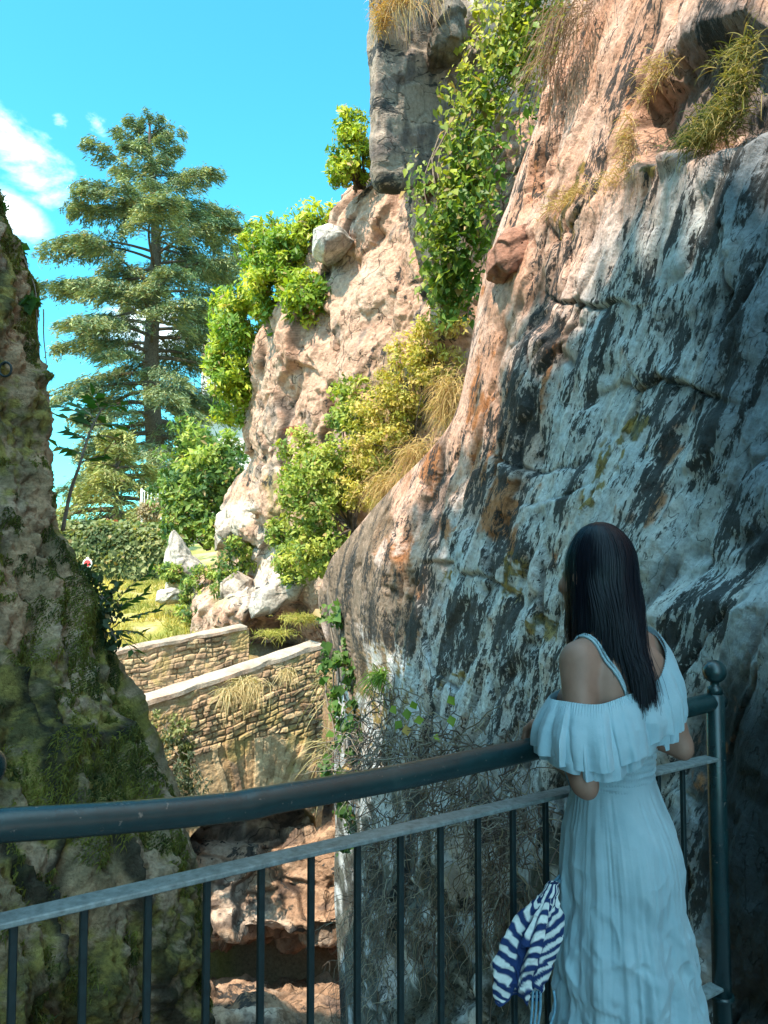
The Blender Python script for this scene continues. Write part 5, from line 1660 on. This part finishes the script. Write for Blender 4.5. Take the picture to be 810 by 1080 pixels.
# cushions and strands of moss standing off the rock
rng = np.random.default_rng(171)
ii = rng.integers(80, 690, 1500000); jj = rng.integers(9, 338, 1500000)
pt = LEFT_G[ii, jj]; nn = LEFT_N[ii, jj]
pxx, pyy = proj(pt)
mk = (.6 * fbm(pt * 2.2, 4, 173) + .35 * fbm(pt * 9, 3, 175) > .12) & (pyy > 200) & (pyy < 1140) & (pxx > -30) & (pt[:, 1] > .5)
pt, nn = pt[mk], nn[mk]; n = len(pt)
t = np.clip(.45 + .5 * fbm(pt * 5, 3, 177) + .2 * rng.normal(size=n), 0, 1)[:, None]
cols = np.array([.03, .045, .014]) * (1 - t) + np.array([.20, .20, .035]) * t
o = blades('moss', pt - nn * .008, nn * .7 + rng.normal(size=(n, 3)) * .6 + np.array([0, 0, -.25]), .010 + .030 * rng.random(n) ** 1.5, .0055, cols, None, rng, .6, 2)
o['kind'] = 'stuff'
# iron ring in the rock at the left edge
q_ = P(0, 385, 4.55); hit = LEFT_G[np.argmin(np.abs(proj(LEFT_G)[0] - 1) + np.abs(proj(LEFT_G)[1] - 386) + 1000 * (LEFT_G[..., 1] > 5.0)) // LEFT_G.shape[1], np.argmin(np.abs(proj(LEFT_G)[0] - 1) + np.abs(proj(LEFT_G)[1] - 386) + 1000 * (LEFT_G[..., 1] > 5.0)) % LEFT_G.shape[1]]
rt = empty('iron_ring', hit + np.array([.03, -.03, 0])); tag(rt, 'small black iron ring fixed to the mossy left wall at the edge of view', 'ring')
mb = MB(); a_r = np.linspace(0, 2 * math.pi, 25)
mb.tube(np.stack([.036 * np.cos(a_r), -.01 + 0 * a_r, .042 * np.sin(a_r) - .03], -1), .007, 8, False); mb.build('ring', M_IRON, rt, True)
mb = MB(); mb.tube([(-.06, .06, .012), (0, -.012, .012)], .009, 8); mb.build('pin', M_IRON, rt, True)
# a few small bushes rooted on the rim of the left wall, above the frame: their shade dapples the edge of the sunlight
for q, (x_, y_, z_) in enumerate([(-2.95, -1.2, 13.0), (-2.9, .6, 11.75), (-2.85, 1.9, 10.25), (-2.9, 3.2, 8.45), (-2.9, 2.6, 9.35)]):
    rt = empty('rim_bush', (x_, y_, z_ - .25)); tag(rt, 'small leafy bush on the rim of the left wall, high above the walkway', 'bush', 'bushes on the rim of the left wall')
    rg_ = np.random.default_rng(190 + q)
    p_, o_, c_, cc_ = crown_points(np.array([0, 0, .35]), np.array([.45, .55, .42]), 12, 22, .17, rg_, .4)
    leaves_obj('crown', p_, o_, c_, .13, .07, PAL_BUSH, rt, rg_)
    stems_obj('trunk', np.array([0, 0, -.3]), cc_[:8], .02, rt, rg_)
# ------------------------------------------------------------------ the woman at the rail
PC = np.array([.563, 1.83, 0.0]); PA = math.radians(33)     # where she stands, turned to face the railing
SX, SY = .87, .93
PC[0] -= .022
person = empty('person', PC, PA); person.scale = (SX, SY, 1)
tag(person, 'woman seen from behind in a pale blue ruffled dress, leaning at the railing', 'person')


def smin(a, b_, k):
    h = np.clip(.5 + .5 * (b_ - a) / k, 0, 1)
    return b_ * (1 - h) + a * h - k * h * (1 - h)


class Field:
    def __init__(s, lo, hi, st):
        s.lo, s.st = np.array(lo, float), st
        s.n = np.ceil((np.array(hi) - s.lo) / st).astype(int) + 1
        s.d = np.full(s.n, .5, np.float32)

    def _sub(s, lo, hi, pad):
        a = np.maximum(np.floor((lo - pad - s.lo) / s.st).astype(int), 0)
        b_ = np.minimum(np.ceil((hi + pad - s.lo) / s.st).astype(int) + 1, s.n)
        sl = tuple(slice(x, y) for x, y in zip(a, b_))
        ax = [s.lo[i] + s.st * np.arange(a[i], b_[i]) for i in range(3)]
        return sl, np.stack(np.meshgrid(*ax, indexing='ij'), -1)

    def cone(s, a, b_, ra, rb, k=.02):
        a, b_ = np.array(a, float), np.array(b_, float)
        m = max(ra, rb)
        sl, p = s._sub(np.minimum(a, b_) - m, np.maximum(a, b_) + m, .07)
        ab = b_ - a
        t = np.clip(((p - a) @ ab) / (ab @ ab + 1e-9), 0, 1)
        d = np.linalg.norm(p - a - t[..., None] * ab, axis=-1) - (ra + (rb - ra) * t)
        s.d[sl] = smin(s.d[sl], d, k)

    def ell(s, c, r, k=.03, sub=False, rot=None):
        c, r = np.array(c, float), np.array(r, float)
        sl, p = s._sub(c - r.max(), c + r.max(), .07)
        q = (p - c)
        if rot is not None: q = q @ rot
        k0 = np.linalg.norm(q / r, axis=-1); k1 = np.linalg.norm(q / r ** 2, axis=-1) + 1e-6
        d = k0 * (k0 - 1) / k1
        s.d[sl] = -smin(-s.d[sl], d, k) if sub else smin(s.d[sl], d, k)

    def mesh(s):
        """surface nets"""
        d = s.d; ins = d < 0
        c = np.zeros(tuple(np.array(d.shape) - 1) + (3,), np.float32); cnt = np.zeros(c.shape[:3], np.float32)
        sh = [(0, 0, 0), (1, 0, 0), (0, 1, 0), (1, 1, 0), (0, 0, 1), (1, 0, 1), (0, 1, 1), (1, 1, 1)]
        n0, n1, n2 = c.shape[:3]
        g = lambda A, o: A[o[0]:o[0] + n0, o[1]:o[1] + n1, o[2]:o[2] + n2]
        for i in range(8):
            for j in range(i + 1, 8):
                if sum(abs(x - y) for x, y in zip(sh[i], sh[j])) != 1: continue
                a, b_ = g(d, sh[i]), g(d, sh[j])
                m = (a < 0) != (b_ < 0)
                t = np.where(m, a / np.where(m, a - b_, 1), 0)
                for x in range(3):
                    c[..., x] += np.where(m, sh[i][x] + t * (sh[j][x] - sh[i][x]), 0)
                cnt += m
        act = cnt > 0
        idx = np.full(act.shape, -1); idx[act] = np.arange(act.sum())
        V = (np.argwhere(act) + c[act] / cnt[act][:, None]) * s.st + s.lo
        Fs = []
        for ax in range(3):
            u, v = (ax + 1) % 3, (ax + 2) % 3
            sl0 = [slice(1, -1)] * 3; sl1 = [slice(1, -1)] * 3
            sl0[ax] = slice(0, -1); sl1[ax] = slice(1, None)
            a, b_ = ins[tuple(sl0)], ins[tuple(sl1)]
            e = np.argwhere(a != b_); flip = a[a != b_]
            base = e.copy(); base[:, u] += 1; base[:, v] += 1
            q = []
            for du, dv in ((0, 0), (-1, 0), (-1, -1), (0, -1)):
                w_ = base.copy(); w_[:, u] += du; w_[:, v] += dv
                q.append(idx[tuple(w_.T)])
            q = np.stack(q, -1)
            ok = (q >= 0).all(1); q, fl = q[ok], flip[ok]
            q[~fl] = q[~fl][:, ::-1]
            Fs.append(q)
        return V, np.concatenate(Fs)


_k = k_of_px(640)
RZ = np.interp(_k, [k_of_px(c[0]) for c in hp], [rp(*c)[2] for c in hp])      # handrail height at her place
RY = (rail_xy(_k) - PC[:2]) @ side / SY                                              # and its distance in front of her
f = Field((-.30, -.20, -.01), (.30, .36, 1.62), .0045)
for sx in (-1, 1):
    f.cone((sx * .065, 0, .84), (sx * .075, .012, .47), .066, .050, .03)
    f.cone((sx * .088, .005, .46), (sx * .084, -.012, .09), .054, .034, .03)
    f.cone((sx * .084, -.02, .05), (sx * .095, .13, .03), .036, .026, .02)
f.ell((0, -.005, .86), (.112, .088, .11), .05)
f.ell((0, -.03, .83), (.10, .078, .08), .04)
f.ell((0, 0, 1.02), (.098, .074, .12), .05)
f.ell((0, .0, 1.14), (.135, .092, .13), .06)
f.ell((0, -.01, 1.235), (.148, .080, .085), .05)
for sx in (-1, 1):
    f.ell((sx * .065, .065, 1.17), (.06, .055, .06), .03)
    f.ell((sx * .075, -.065, 1.23), (.055, .035, .075), .035)         # shoulder blades
    f.cone((sx * .03, -.012, 1.35), (sx * .135, -.012, 1.295), .038, .036, .03)
f.cone((0, -.015, 1.27), (-.028, .022, 1.42), .055, .047, .03)
HX, HY = -.030, .025
# head
f.ell((HX, HY -.005, 1.495), (.074, .093, .103), .02)
f.ell((HX, HY + .045, 1.435), (.052, .052, .062), .03)
f.ell((HX, HY + .080, 1.398), (.02, .018, .014), .02)
f.cone((HX, HY + .088, 1.49), (HX, HY + .108, 1.452), .007, .011, .012)
f.ell((HX, HY + .090, 1.425), (.022, .012, .007), .008); f.ell((HX, HY + .088, 1.413), (.019, .012, .007), .008)
for sx in (-1, 1):
    f.ell((HX + sx * .032, HY + .092, 1.485), (.015, .010, .009), .012, True)
    f.ell((HX + sx * .075, HY - .002, 1.475), (.008, .018, .030), .006)
    f.ell((HX + sx * .05, HY + .06, 1.455), (.022, .022, .02), .02)
    # arms, bent with the hands on the rail
    sh_ = np.array([sx * .150, -.008, 1.285])
    el = np.array([-.212, -.080, 1.045]) if sx < 0 else np.array([.204, -.052, 1.070])
    wr_ = np.array([sx * .095, RY - .068, RZ + .050])
    f.cone(sh_, sh_ + (el - sh_) * .98, .044, .030, .03)
    f.cone(el, wr_, .0315, .0225, .012)
    f.ell(el + np.array([0, -.012, -.012]), (.018, .018, .018), .015)
    f.ell(wr_ * .6 + el * .4 + np.array([0, 0, .003]), (.028, .028, .028), .03)
    hx = sx * .088
    palm = np.array([hx, RY - .018, RZ + .046])
    f.cone(wr_, palm, .022, .020, .015)
    for q in (-.022, -.007, .008, .022):
        f.cone(palm + (q * .6, -.02, 0), palm + (q, .022, 0), .0125, .011, .008)
    for i, (q, ln) in enumerate(((-.027, .92), (-.009, 1.06), (.009, 1.0), (.026, .80))):
        q = q * (-sx)
        a0_ = palm + np.array([q, .024, -.001]); a1_ = a0_ + np.array([q * .12, .020, -.016]) * ln
        a2_ = a1_ + np.array([q * .05, .006, -.024]) * ln; a3_ = a2_ + np.array([0, -.007, -.018]) * ln
        f.cone(a0_, a1_, .0085, .0080, .004); f.cone(a1_, a2_, .0080, .0073, .003); f.cone(a2_, a3_, .0073, .0062, .003)
    t0_ = palm + np.array([-sx * .022, -.016, -.004]); t1_ = t0_ + np.array([-sx * .022, .004, -.008]); t2_ = t1_ + np.array([-sx * .010, .014, -.012])
    f.cone(t0_, t1_, .0115, .0095, .008); f.cone(t1_, t2_, .0095, .0075, .004)


def push(p, gap):
    """move a point off the body so that it lies on the skin"""
    p = np.array(p, float)
    def at(q):
        g_ = np.clip((q - f.lo) / f.st, 0, f.n - 2); i_ = g_.astype(int); w_ = g_ - i_; s_ = 0
        for a_ in (0, 1):
            for b__ in (0, 1):
                for c_ in (0, 1):
                    s_ += f.d[i_[0] + a_, i_[1] + b__, i_[2] + c_] * (w_[0] if a_ else 1 - w_[0]) * (w_[1] if b__ else 1 - w_[1]) * (w_[2] if c_ else 1 - w_[2])
        return s_
    for _ in range(12):
        d0 = at(p); h_ = .005
        gr = np.array([at(p + e_) - at(p - e_) for e_ in np.eye(3) * h_]); gr /= np.linalg.norm(gr) + 1e-9
        p = p + gr * (gap - d0) * .8
    return p


V, Fq = f.mesh()
M_SKIN, nt, b = new_mat('skin')
n = _noise(nt, 18, 5, .6)
r = _ramp(nt, n.outputs['Fac'], [(.3, (.21, .108, .075)), (.7, (.28, .15, .108))])
nt.links.new(r.outputs['Color'], b.inputs['Base Color'])
b.inputs['Roughness'].default_value = .62; b.inputs['Subsurface Weight'].default_value = .04
b.inputs['Subsurface Radius'].default_value = (.012, .004, .002)
n2_ = _noise(nt, 260, 4, .6); _bump(nt, b, n2_.outputs['Fac'], .08, .001)
body = build('body', V, Fq, M_SKIN, person, True)
M_EYE = mat_plain('eye', (.6, .58, .55), .2, var=.05, bump=0)
M_SHOE = mat_plain('sandal', (.35, .27, .2), .6, var=.2)
for sx in (-1, 1):
    mb = MB(); mb.lathe((HX + sx * .032, HY + .078, 1.485), [(.0125 * math.cos(a) + 1e-5, .0125 * math.sin(a)) for a in np.linspace(-1.57, 1.57, 9)], 14); mb.build('eye', M_EYE, person, True)
    mb = MB(); mb.box((sx * .09, .05, .012), (.075, .235, .02), bev=.009); mb.build('sandal', M_SHOE, person)

# --- hair: a solid fall of hair under a few thousand strands
M_HAIR, nt, b = new_mat('black_hair')
b.inputs['Base Color'].default_value = (.004, .0055, .010, 1); b.inputs['Roughness'].default_value = .34; b.inputs['Specular IOR Level'].default_value = .17
n = _noise(nt, 26, 4, .6, stretch=(6, 6, .6)); _bump(nt, b, n.outputs['Fac'], .15, .003)
HC = np.array([-.022, .021, 1.495])
rng = np.random.default_rng(201)


def strand_path(az, lat0, zend, outw, m=22):
    """from the parting over the skull, then hanging; az 0 = back, +90 = right"""
    t = np.linspace(0, 1, m)
    rx, ry, rz = .080 + outw, .098 + outw, .107 + outw
    sa, ca = np.sin(az), np.cos(az)
    # over the skull to just below its widest line
    th_end = 1.62
    L1_ = .155; L2_ = max(1.49 - zend, .05)
    tot = L1_ + L2_
    a = t * tot
    th = np.minimum(a / L1_, 1) * (th_end - lat0) + lat0
    p = np.stack([HC[0] + rx * np.sin(th) * sa, HC[1] - ry * np.sin(th) * ca, HC[2] + rz * np.cos(th)], -1)
    dn = np.maximum(a - L1_, 0)
    p[:, 2] -= dn
    e = np.clip(dn / .26, 0, 1)
    return p, e


def shape_hair(p, e, az, outw, jx):
    tx = -.046 + .034 * np.sin(az) + .008 * jx                # gathers towards the right of the spine
    s_ = ss(0.0, 1.0, e)[:, None] if np.ndim(e) else e
    back = max(math.cos(az), 0)
    tgt = np.stack([np.full(len(p), tx), np.full(len(p), -.118 - outw * .9), p[:, 2]], -1)
    w_ = (s_[:, 0] * (.25 + .62 * back) * (.25 + .75 * ss(-1.05, -.25, az)))[:, None]
    q = p * (1 - w_) + tgt * w_
    # lie on the back, over the shoulder blades
    zz = q[:, 2]
    need = np.interp(zz, [1.10, 1.20, 1.27, 1.33, 1.40, 1.46], [-.128, -.126, -.118, -.094, -.080, -.085]) - outw * .6
    hang = ss(.02, .12, 1.50 - zz) * back
    q[:, 1] = np.where(back > .2, np.minimum(q[:, 1], need * hang + q[:, 1] * (1 - hang)), q[:, 1])
    return q


def zend_of(az, j):
    d = math.degrees(az)
    return float(np.interp(d, [-120, -75, -45, -20, 0, 30, 60, 95, 120], [1.325, 1.298, 1.275, 1.225, 1.205, 1.175, 1.195, 1.27, 1.33])) + j


# solid under-layer
azs = np.linspace(math.radians(-122), math.radians(122), 60)
rows = []
for az in azs:
    p, e = strand_path(az, .03, zend_of(az, .03), -.004, 30)
    rows.append(shape_hair(p, e, az, -.004, 0))
G = np.array(rows)
Gi = G.copy(); cen = np.array([0.01, -.03, 0])
Gi[..., :2] = (Gi[..., :2] - cen[:2]) * .9 + cen[:2]
nA, nB = G.shape[:2]; N = nA * nB; ids = np.arange(N).reshape(nA, nB)
f0 = grid_faces(nA, nB); rims = []
for e_ in (ids[0], ids[-1], ids[:, -1]):
    rims.append(np.stack([e_[:-1], e_[1:], e_[1:] + N, e_[:-1] + N], -1))
hair = build('hair', np.concatenate([G.reshape(-1, 3), Gi.reshape(-1, 3)]), [f0, f0[:, ::-1] + N, *rims], M_HAIR, person, True)
VV_, FF_ = [], []; nv = 0
for i in range(6500):
    az = math.radians(rng.uniform(-125, 125)); ow = rng.uniform(-.003, .006)
    jz = rng.normal() * .032 - .006
    p, e = strand_path(az, rng.uniform(.02, .5), zend_of(az, jz), ow, 18)
    q = shape_hair(p, e, az, ow, rng.normal())
    tt_ = np.linspace(0, 1, 18)[:, None]
    q = q + rng.normal(size=3) * .006 * tt_ + np.array([1, .6, 0]) * .0045 * np.sin(tt_ * rng.uniform(3, 9) + rng.random() * 6) * tt_
    q = q + np.stack([fbm(q * np.array([13, 13, 5.0]), 2, 301), .5 * fbm(q * np.array([13, 13, 5.0]), 2, 305), 0 * q[:, 0]], -1) * .016 * tt_ ** .7
    if i % 22 == 0: q = q + np.array([rng.normal() * .02, -abs(rng.normal()) * .012, 0]) * tt_ ** 2
    rad = unit((q - np.array([-.02, .01, 0])) * np.array([1, 1, .15]))
    tg = unit(np.gradient(q, axis=0)); sdv = unit(np.cross(tg, rad))
    w_ = .0014 * (1 - .75 * tt_ ** 2)
    VV_.append(np.stack([q - sdv * w_, q + rad * .0006, q + sdv * w_], 1).reshape(-1, 3))
    FF_.append(grid_faces(18, 3) + nv); nv += 54
build('strands', np.concatenate(VV_), np.concatenate(FF_), M_HAIR, hair, True)

# --- dress
M_DRESS, nt, b = new_mat('pale_blue_linen')
n = _noise(nt, 300, 3, .6); n2_ = _noise(nt, 11, 7, .62)
r = _ramp(nt, n2_.outputs['Fac'], [(.3, (.25, .375, .435)), (.7, (.35, .475, .535))])
nt.links.new(r.outputs['Color'], b.inputs['Base Color'])
b.inputs['Roughness'].default_value = .8; b.inputs['Sheen Weight'].default_value = .15
ad = nt.nodes.new('ShaderNodeMath'); ad.operation = 'MULTIPLY_ADD'; ad.inputs[1].default_value = .12
nt.links.new(n.outputs['Fac'], ad.inputs[0]); nt.links.new(n2_.outputs['Fac'], ad.inputs[2])
_bump(nt, b, ad.outputs[0], .5, .008)
tr = nt.nodes.new('ShaderNodeBsdfTranslucent'); tr.inputs['Color'].default_value = (.40, .62, .72, 1)
ms = nt.nodes.new('ShaderNodeMixShader'); ms.inputs[0].default_value = .16
nt.links.new(b.outputs[0], ms.inputs[1]); nt.links.new(tr.outputs[0], ms.inputs[2]); nt.links.new(ms.outputs[0], nt.nodes['Material Output'].inputs['Surface'])
w2l = lambda dx, dy: (dx * math.cos(PA) + dy * math.sin(PA), -dx * math.sin(PA) + dy * math.cos(PA))
na, nz = 420, 340
an = np.linspace(0, 2 * math.pi, na, endpoint=False)
zs = np.linspace(1.045, .06, nz)
zk = [.06, .25, .40, .60, .80, .90, .98, 1.015, 1.045]
RX = np.interp(zs, zk, [.250, .218, .188, .164, .146, .136, .120, .115, .116]); RYk = np.interp(zs, zk, [.235, .205, .180, .165, .150, .130, .100, .089, .088])
sxw = np.interp(zs, [.06, .4, .8, .97], [.045, .026, .004, -.002]); l_ = w2l(1, 0)
A_, Zg = np.meshgrid(an, zs)
dn = ss(1.01, .85, Zg); lowr = ss(.85, .35, Zg)
per = np.stack([np.cos(A_) * 3, np.sin(A_) * 3, Zg * .35], -1)
gath = fbm(per * 4.5, 2, 211); broad = fbm(per * .95, 2, 213)
gp = np.sin(A_ * 30 + 7 * fbm(per * .8, 2, 215)) * (.5 + 1.0 * fbm(per * 1.3, 2, 216)) * ss(1.011, .975, Zg) * (1 - .97 * ss(.98, .87, Zg))
P3 = np.stack([np.cos(A_) * RX[:, None], np.sin(A_) * RYk[:, None], Zg], -1)
wrk = 1 - np.abs(fbm(P3 * np.array([9, 9, 7]) + .4 * fbm(P3 * 4, 2, 217)[..., None], 3, 219)) * 2
crm, _e = facets((P3 + .02 * np.stack([wrk] * 3, -1)) * np.array([8, 8, 6.5]), 223, .9, 30)
crm2, _e = facets((P3 + .01 * np.stack([wrk] * 3, -1)) * np.array([22, 22, 15]), 225, .9, 30)
wrk2 = 1 - np.abs(fbm((P3 @ rotx(.5).T) * np.array([16, 16, 10]), 3, 221)) * 2
fold = .0032 * gp + dn * (.017 * broad * (.4 + lowr) + .0035 * gath) + .0095 * wrk * dn * (.35 + .65 * ss(.88, .7, Zg)) + .005 * wrk2 * ss(.8, .6, Zg) + dn * (.004 + .008 * ss(.82, .55, Zg)) * crm + .003 * ss(.9, .6, Zg) * crm2
# the fabric falls from the seat in back
seat = np.exp(-((Zg - .87) / .08) ** 2) * np.exp(-(((A_ - 1.5 * math.pi)) / .9) ** 2) * .020
mul = 1 + (fold + seat) / .16
G = np.stack([np.cos(A_) * RX[:, None] * mul + sxw[:, None] * l_[0], np.sin(A_) * RYk[:, None] * mul + sxw[:, None] * l_[1], Zg], -1)
dress = build('dress', G, grid_faces(nz, na, True)[:, ::-1], M_DRESS, person, True)
# smocked waistband
zb2 = np.linspace(1.20, 1.003, 120)
A_, Zg = np.meshgrid(an, zb2)
rx_ = np.interp(zb2, [1.003, 1.015, 1.09, 1.20], [.119, .115, .122, .140])[:, None]; ry_ = np.interp(zb2, [1.003, 1.015, 1.09, 1.20], [.094, .090, .096, .104])[:, None]
smk = .0016 * np.sin(A_ * 95) * (.6 + .4 * np.sin(Zg * 600)) + .0018 * np.sin(Zg * 420 + .6 * np.sin(A_ * 9))
G = np.stack([np.cos(A_) * (rx_ + smk) - .004 * l_[0], np.sin(A_) * (ry_ + smk) - .004 * l_[1], Zg + .006 * np.cos(A_ - 1.5 * math.pi) * -1], -1)
build('waistband', G, grid_faces(120, na, True)[:, ::-1], M_DRESS, dress, True)


def ruffle(name, top, bot, seed, nf, amp, m=110):
    top, bot = np.array(top), np.array(bot)
    def loop(C, n_):
        k = len(C); Cw = np.concatenate([C[-2:], C, C[:3]])
        t = np.linspace(2, k + 2, n_, endpoint=False); i = t.astype(int); f_ = (t - i)[:, None]
        p0, p1, p2, p3 = Cw[i - 1], Cw[i], Cw[i + 1], Cw[i + 2]
        return .5 * (2 * p1 + (p2 - p0) * f_ + (2 * p0 - 5 * p1 + 4 * p2 - p3) * f_ ** 2 + (3 * p1 - p0 - 3 * p2 + p3) * f_ ** 3)
    n_ = 620
    T, Bq = loop(top, n_), loop(bot, n_)
    v = np.linspace(0, 1, m)[:, None, None]
    G = T * (1 - v) + Bq * v
    cen = np.array([0, 0, 0]); out = (Bq - T); out[:, 2] = 0
    rad = G * np.array([1, 1, 0]); rad = unit(rad)
    G = G + rad * (.016 * np.sin(v * math.pi))                      # billows over the gathered edge
    u = np.linspace(0, 1, n_, endpoint=False)
    lp = np.stack([np.cos(u * 6.2832) * 3, np.sin(u * 6.2832) * 3, 0 * u], -1)
    ph = u * nf * 6.2832 + 3.4 * fbm(lp * .9, 2, seed)
    w_ = (np.sin(ph) + .35 * np.sin(2 * ph + .8))[None] * (.35 + .8 * np.abs(fbm(lp * 1.7, 2, seed + 1)))[None]
    vv = v[..., 0]
    G = G + rad * (amp * w_ * vv ** .8 + .0022 * np.sin(u * 130 * 6.2832)[None] * (1 - ss(0, .25, vv)))[..., None]
    G[..., 2] += .007 * np.sin(ph * .23 + 1)[None] * vv ** 2
    wr_ = 1 - np.abs(fbm(G * 15, 3, seed + 2)) * 2
    G = G + rad * (.0022 * wr_ * ss(.05, .4, vv))[..., None]
    return build(name, G, grid_faces(m, n_, True), M_DRESS, dress, True)


# the gathered edge: off the left shoulder, across the back, up over the right shoulder
TOP = [(0.0, -.114, 1.240), (-.095, -.108, 1.222), (-.170, -.090, 1.208), (-.218, -.036, 1.210), (-.193, .045, 1.205), (-.09, .108, 1.205), (.02, .118, 1.22), (.10, .085, 1.29), (.130, -.005, 1.356), (.108, -.080, 1.318), (.054, -.108, 1.262)]
BOT = [(0.0, -.150, 1.128), (-.110, -.160, 1.100), (-.212, -.140, 1.085), (-.268, -.055, 1.088), (-.215, .080, 1.09), (-.10, .165, 1.105), (.03, .170, 1.115), (.135, .125, 1.16), (.215, .01, 1.258), (.125, -.118, 1.185), (.058, -.148, 1.140)]
ruffle('ruffle', TOP, BOT, 231, 13, .017)
T2 = np.array(TOP) * np.array([.985, .985, 1]) - np.array([0, 0, .01]); B2 = np.array(BOT) * np.array([.95, .95, 1]) - np.array([0, 0, .022])
ruffle('ruffle', T2, B2, 241, 15, .012)


def ribbon(name, pts, wdt, mat, parent, up=(0, 0, 1), th=.0018, m=24):
    p = np.array([push(q_, .0035) for q_ in catmull(np.array(pts, float), m, 0)]); tg = unit(np.gradient(p, axis=0))
    rad = unit(p * np.array([1, 1, .2]) - np.array([0, 0, .25])); sd_ = unit(np.cross(tg, rad)); nn_ = np.cross(sd_, tg)
    ring = np.stack([p - sd_ * wdt / 2, p + nn_ * th, p + sd_ * wdt / 2, p - nn_ * th], 1)
    mb = MB(); mb.add(ring, [grid_faces(m, 4, True), np.array([[0, 1, 2, 3]]), np.array([[4 * m - 1, 4 * m - 2, 4 * m - 3, 4 * m - 4]])])
    return mb.build(name, mat, parent, True)


for o_ in (0, .011):
    ribbon('strap', [(-.118 + o_, .05, 1.30), (-.124 + o_, .01, 1.33), (-.122 + o_, -.03, 1.325), (-.112 + o_ * .8, -.075, 1.285), (-.096 + o_ * .4, -.105, 1.245), (-.078, -.117, 1.205)], .008, M_DRESS, dress)

# ------------------------------------------------------------------ striped bag hanging from her hand
M_CLOTH = mat_attr('striped_cloth', .85, 60, (.8, 1.15), .3, .004, 160)
NAVY = np.array([.010, .028, .10]); CREAM = np.array([.60, .61, .60])
BO = P(552, 930, 1.80)
bag = empty('bag', BO); tag(bag, 'crumpled navy and white striped cloth bag hanging beside the blue dress', 'bag')
rng = np.random.default_rng(251)


def cloth(name, t0, t1, Rk, nl, seed, mode, swell=1.0, ztip=.12):
    """a cloth gathered at the top that hangs in deep folds; stripes woven across or along it"""
    m, n_ = 170, 260
    ax = catmull(np.array([P(*q) for q in ((583, 931, 1.80), (574, 955, 1.785), (562, 990, 1.78), (553, 1020, 1.78), (548, 1052, 1.785))]) - BO, m, 0)
    a = np.linspace(0, 2 * math.pi, n_, endpoint=False)
    t = np.linspace(t0, t1, m)[:, None] * (1 + ztip * np.sin(nl * a + 1.2 + .8 * np.sin(a))[None] * np.linspace(0, 1, m)[:, None] ** 2)
    c = np.stack([np.interp(np.clip(t, 0, 1.15), np.linspace(0, 1, m), ax[:, k]) for k in range(3)], -1)
    c[..., 2] -= np.maximum(t - 1, 0) * .12
    R = np.interp(t, np.linspace(0, 1, len(Rk)), Rk) * swell
    lp = np.stack([np.cos(a) * 2, np.sin(a) * 2, 0 * a], -1)
    w = np.sin(nl * a + 1.2 + 1.1 * fbm(lp, 2, seed))[None] + .25 * np.sin(2 * nl * a + 3 * t)
    st_ = R * (1 + .50 * np.tanh(1.6 * w) * ss(.05, .4, t))
    tw = a[None] + .5 * (t - .4)
    off_ = np.stack([np.cos(tw) * st_ - .014 * np.maximum(t - .3, 0) * (np.cos(tw) < 0), np.sin(tw) * st_ * .55, 0 * st_], -1)
    G = c + off_
    crp = (1 - 2 * np.abs(fbm(G * 26, 3, seed + 1)))
    G = G + unit(off_) * (.0055 * crp + .006 * fbm(G * 11, 3, seed + 2))[..., None]
    q = (t * 9.5 + .55 * np.tanh(1.6 * w) + .35 * np.cos(tw) + .12 * fbm(G * 30, 2, seed + 3)) if mode == 'across' else (tw / 6.2832 * 11 + .12 * fbm(G * 30, 2, seed + 3))
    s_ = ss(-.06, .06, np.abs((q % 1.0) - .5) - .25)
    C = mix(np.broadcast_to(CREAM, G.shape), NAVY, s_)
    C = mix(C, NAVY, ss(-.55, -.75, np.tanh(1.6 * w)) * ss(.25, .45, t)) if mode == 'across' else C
    C = mix(C, NAVY, ss(t1 - .05, t1 - .03, np.repeat(np.linspace(t0, t1, m)[:, None], n_, 1)))
    return build(name, G, grid_faces(m, n_, True), M_CLOTH, bag, True, C)


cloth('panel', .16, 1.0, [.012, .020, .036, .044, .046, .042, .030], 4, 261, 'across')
cloth('flap', 0.0, .46, [.006, .015, .029, .041, .048, .048, .048], 3, 271, 'along', 1.06, .10)
M_NAVY = mat_plain('navy_cloth', (.010, .026, .085), .85, var=.3, nscale=60)
M_CORD = mat_plain('cord', (.14, .28, .38), .8, var=.3, nscale=90)
lh = np.array([-.088 * SX, (RY - .018) * SY, RZ + .03]); ca, sa = math.cos(PA), math.sin(PA)
hand_w = PC + np.array([lh[0] * ca - lh[1] * sa, lh[0] * sa + lh[1] * ca, lh[2]])
for o_ in (0, 6):
    mb = MB(); mb.tube(catmull(np.array([P(580 + o_, 934, 1.80), P(596 + o_ * .6, 915, 1.88), P(612 + o_ * .5, 870, 1.95), hand_w + np.array([.02, -.035, -.02])]), 18, 0) - BO, .0035, 6); mb.build('cord', M_CORD, bag, True)
for o_ in (0, 4, 8, 22):
    mb = MB(); mb.tube(catmull(np.array([P(562 + o_, 1045, 1.785), P(561 + o_ * 1.1, 1065, 1.79), P(559 + o_ * .8, 1092, 1.795)]), 10, 0) - BO, .003, 6); mb.build('tassel', M_CORD, bag, True)
mb = MB(); q_ = P(585, 936, 1.80) - BO; mb.box(q_, (.018, .012, .022), bev=.003); mb.build('clip', M_NAVY, bag)
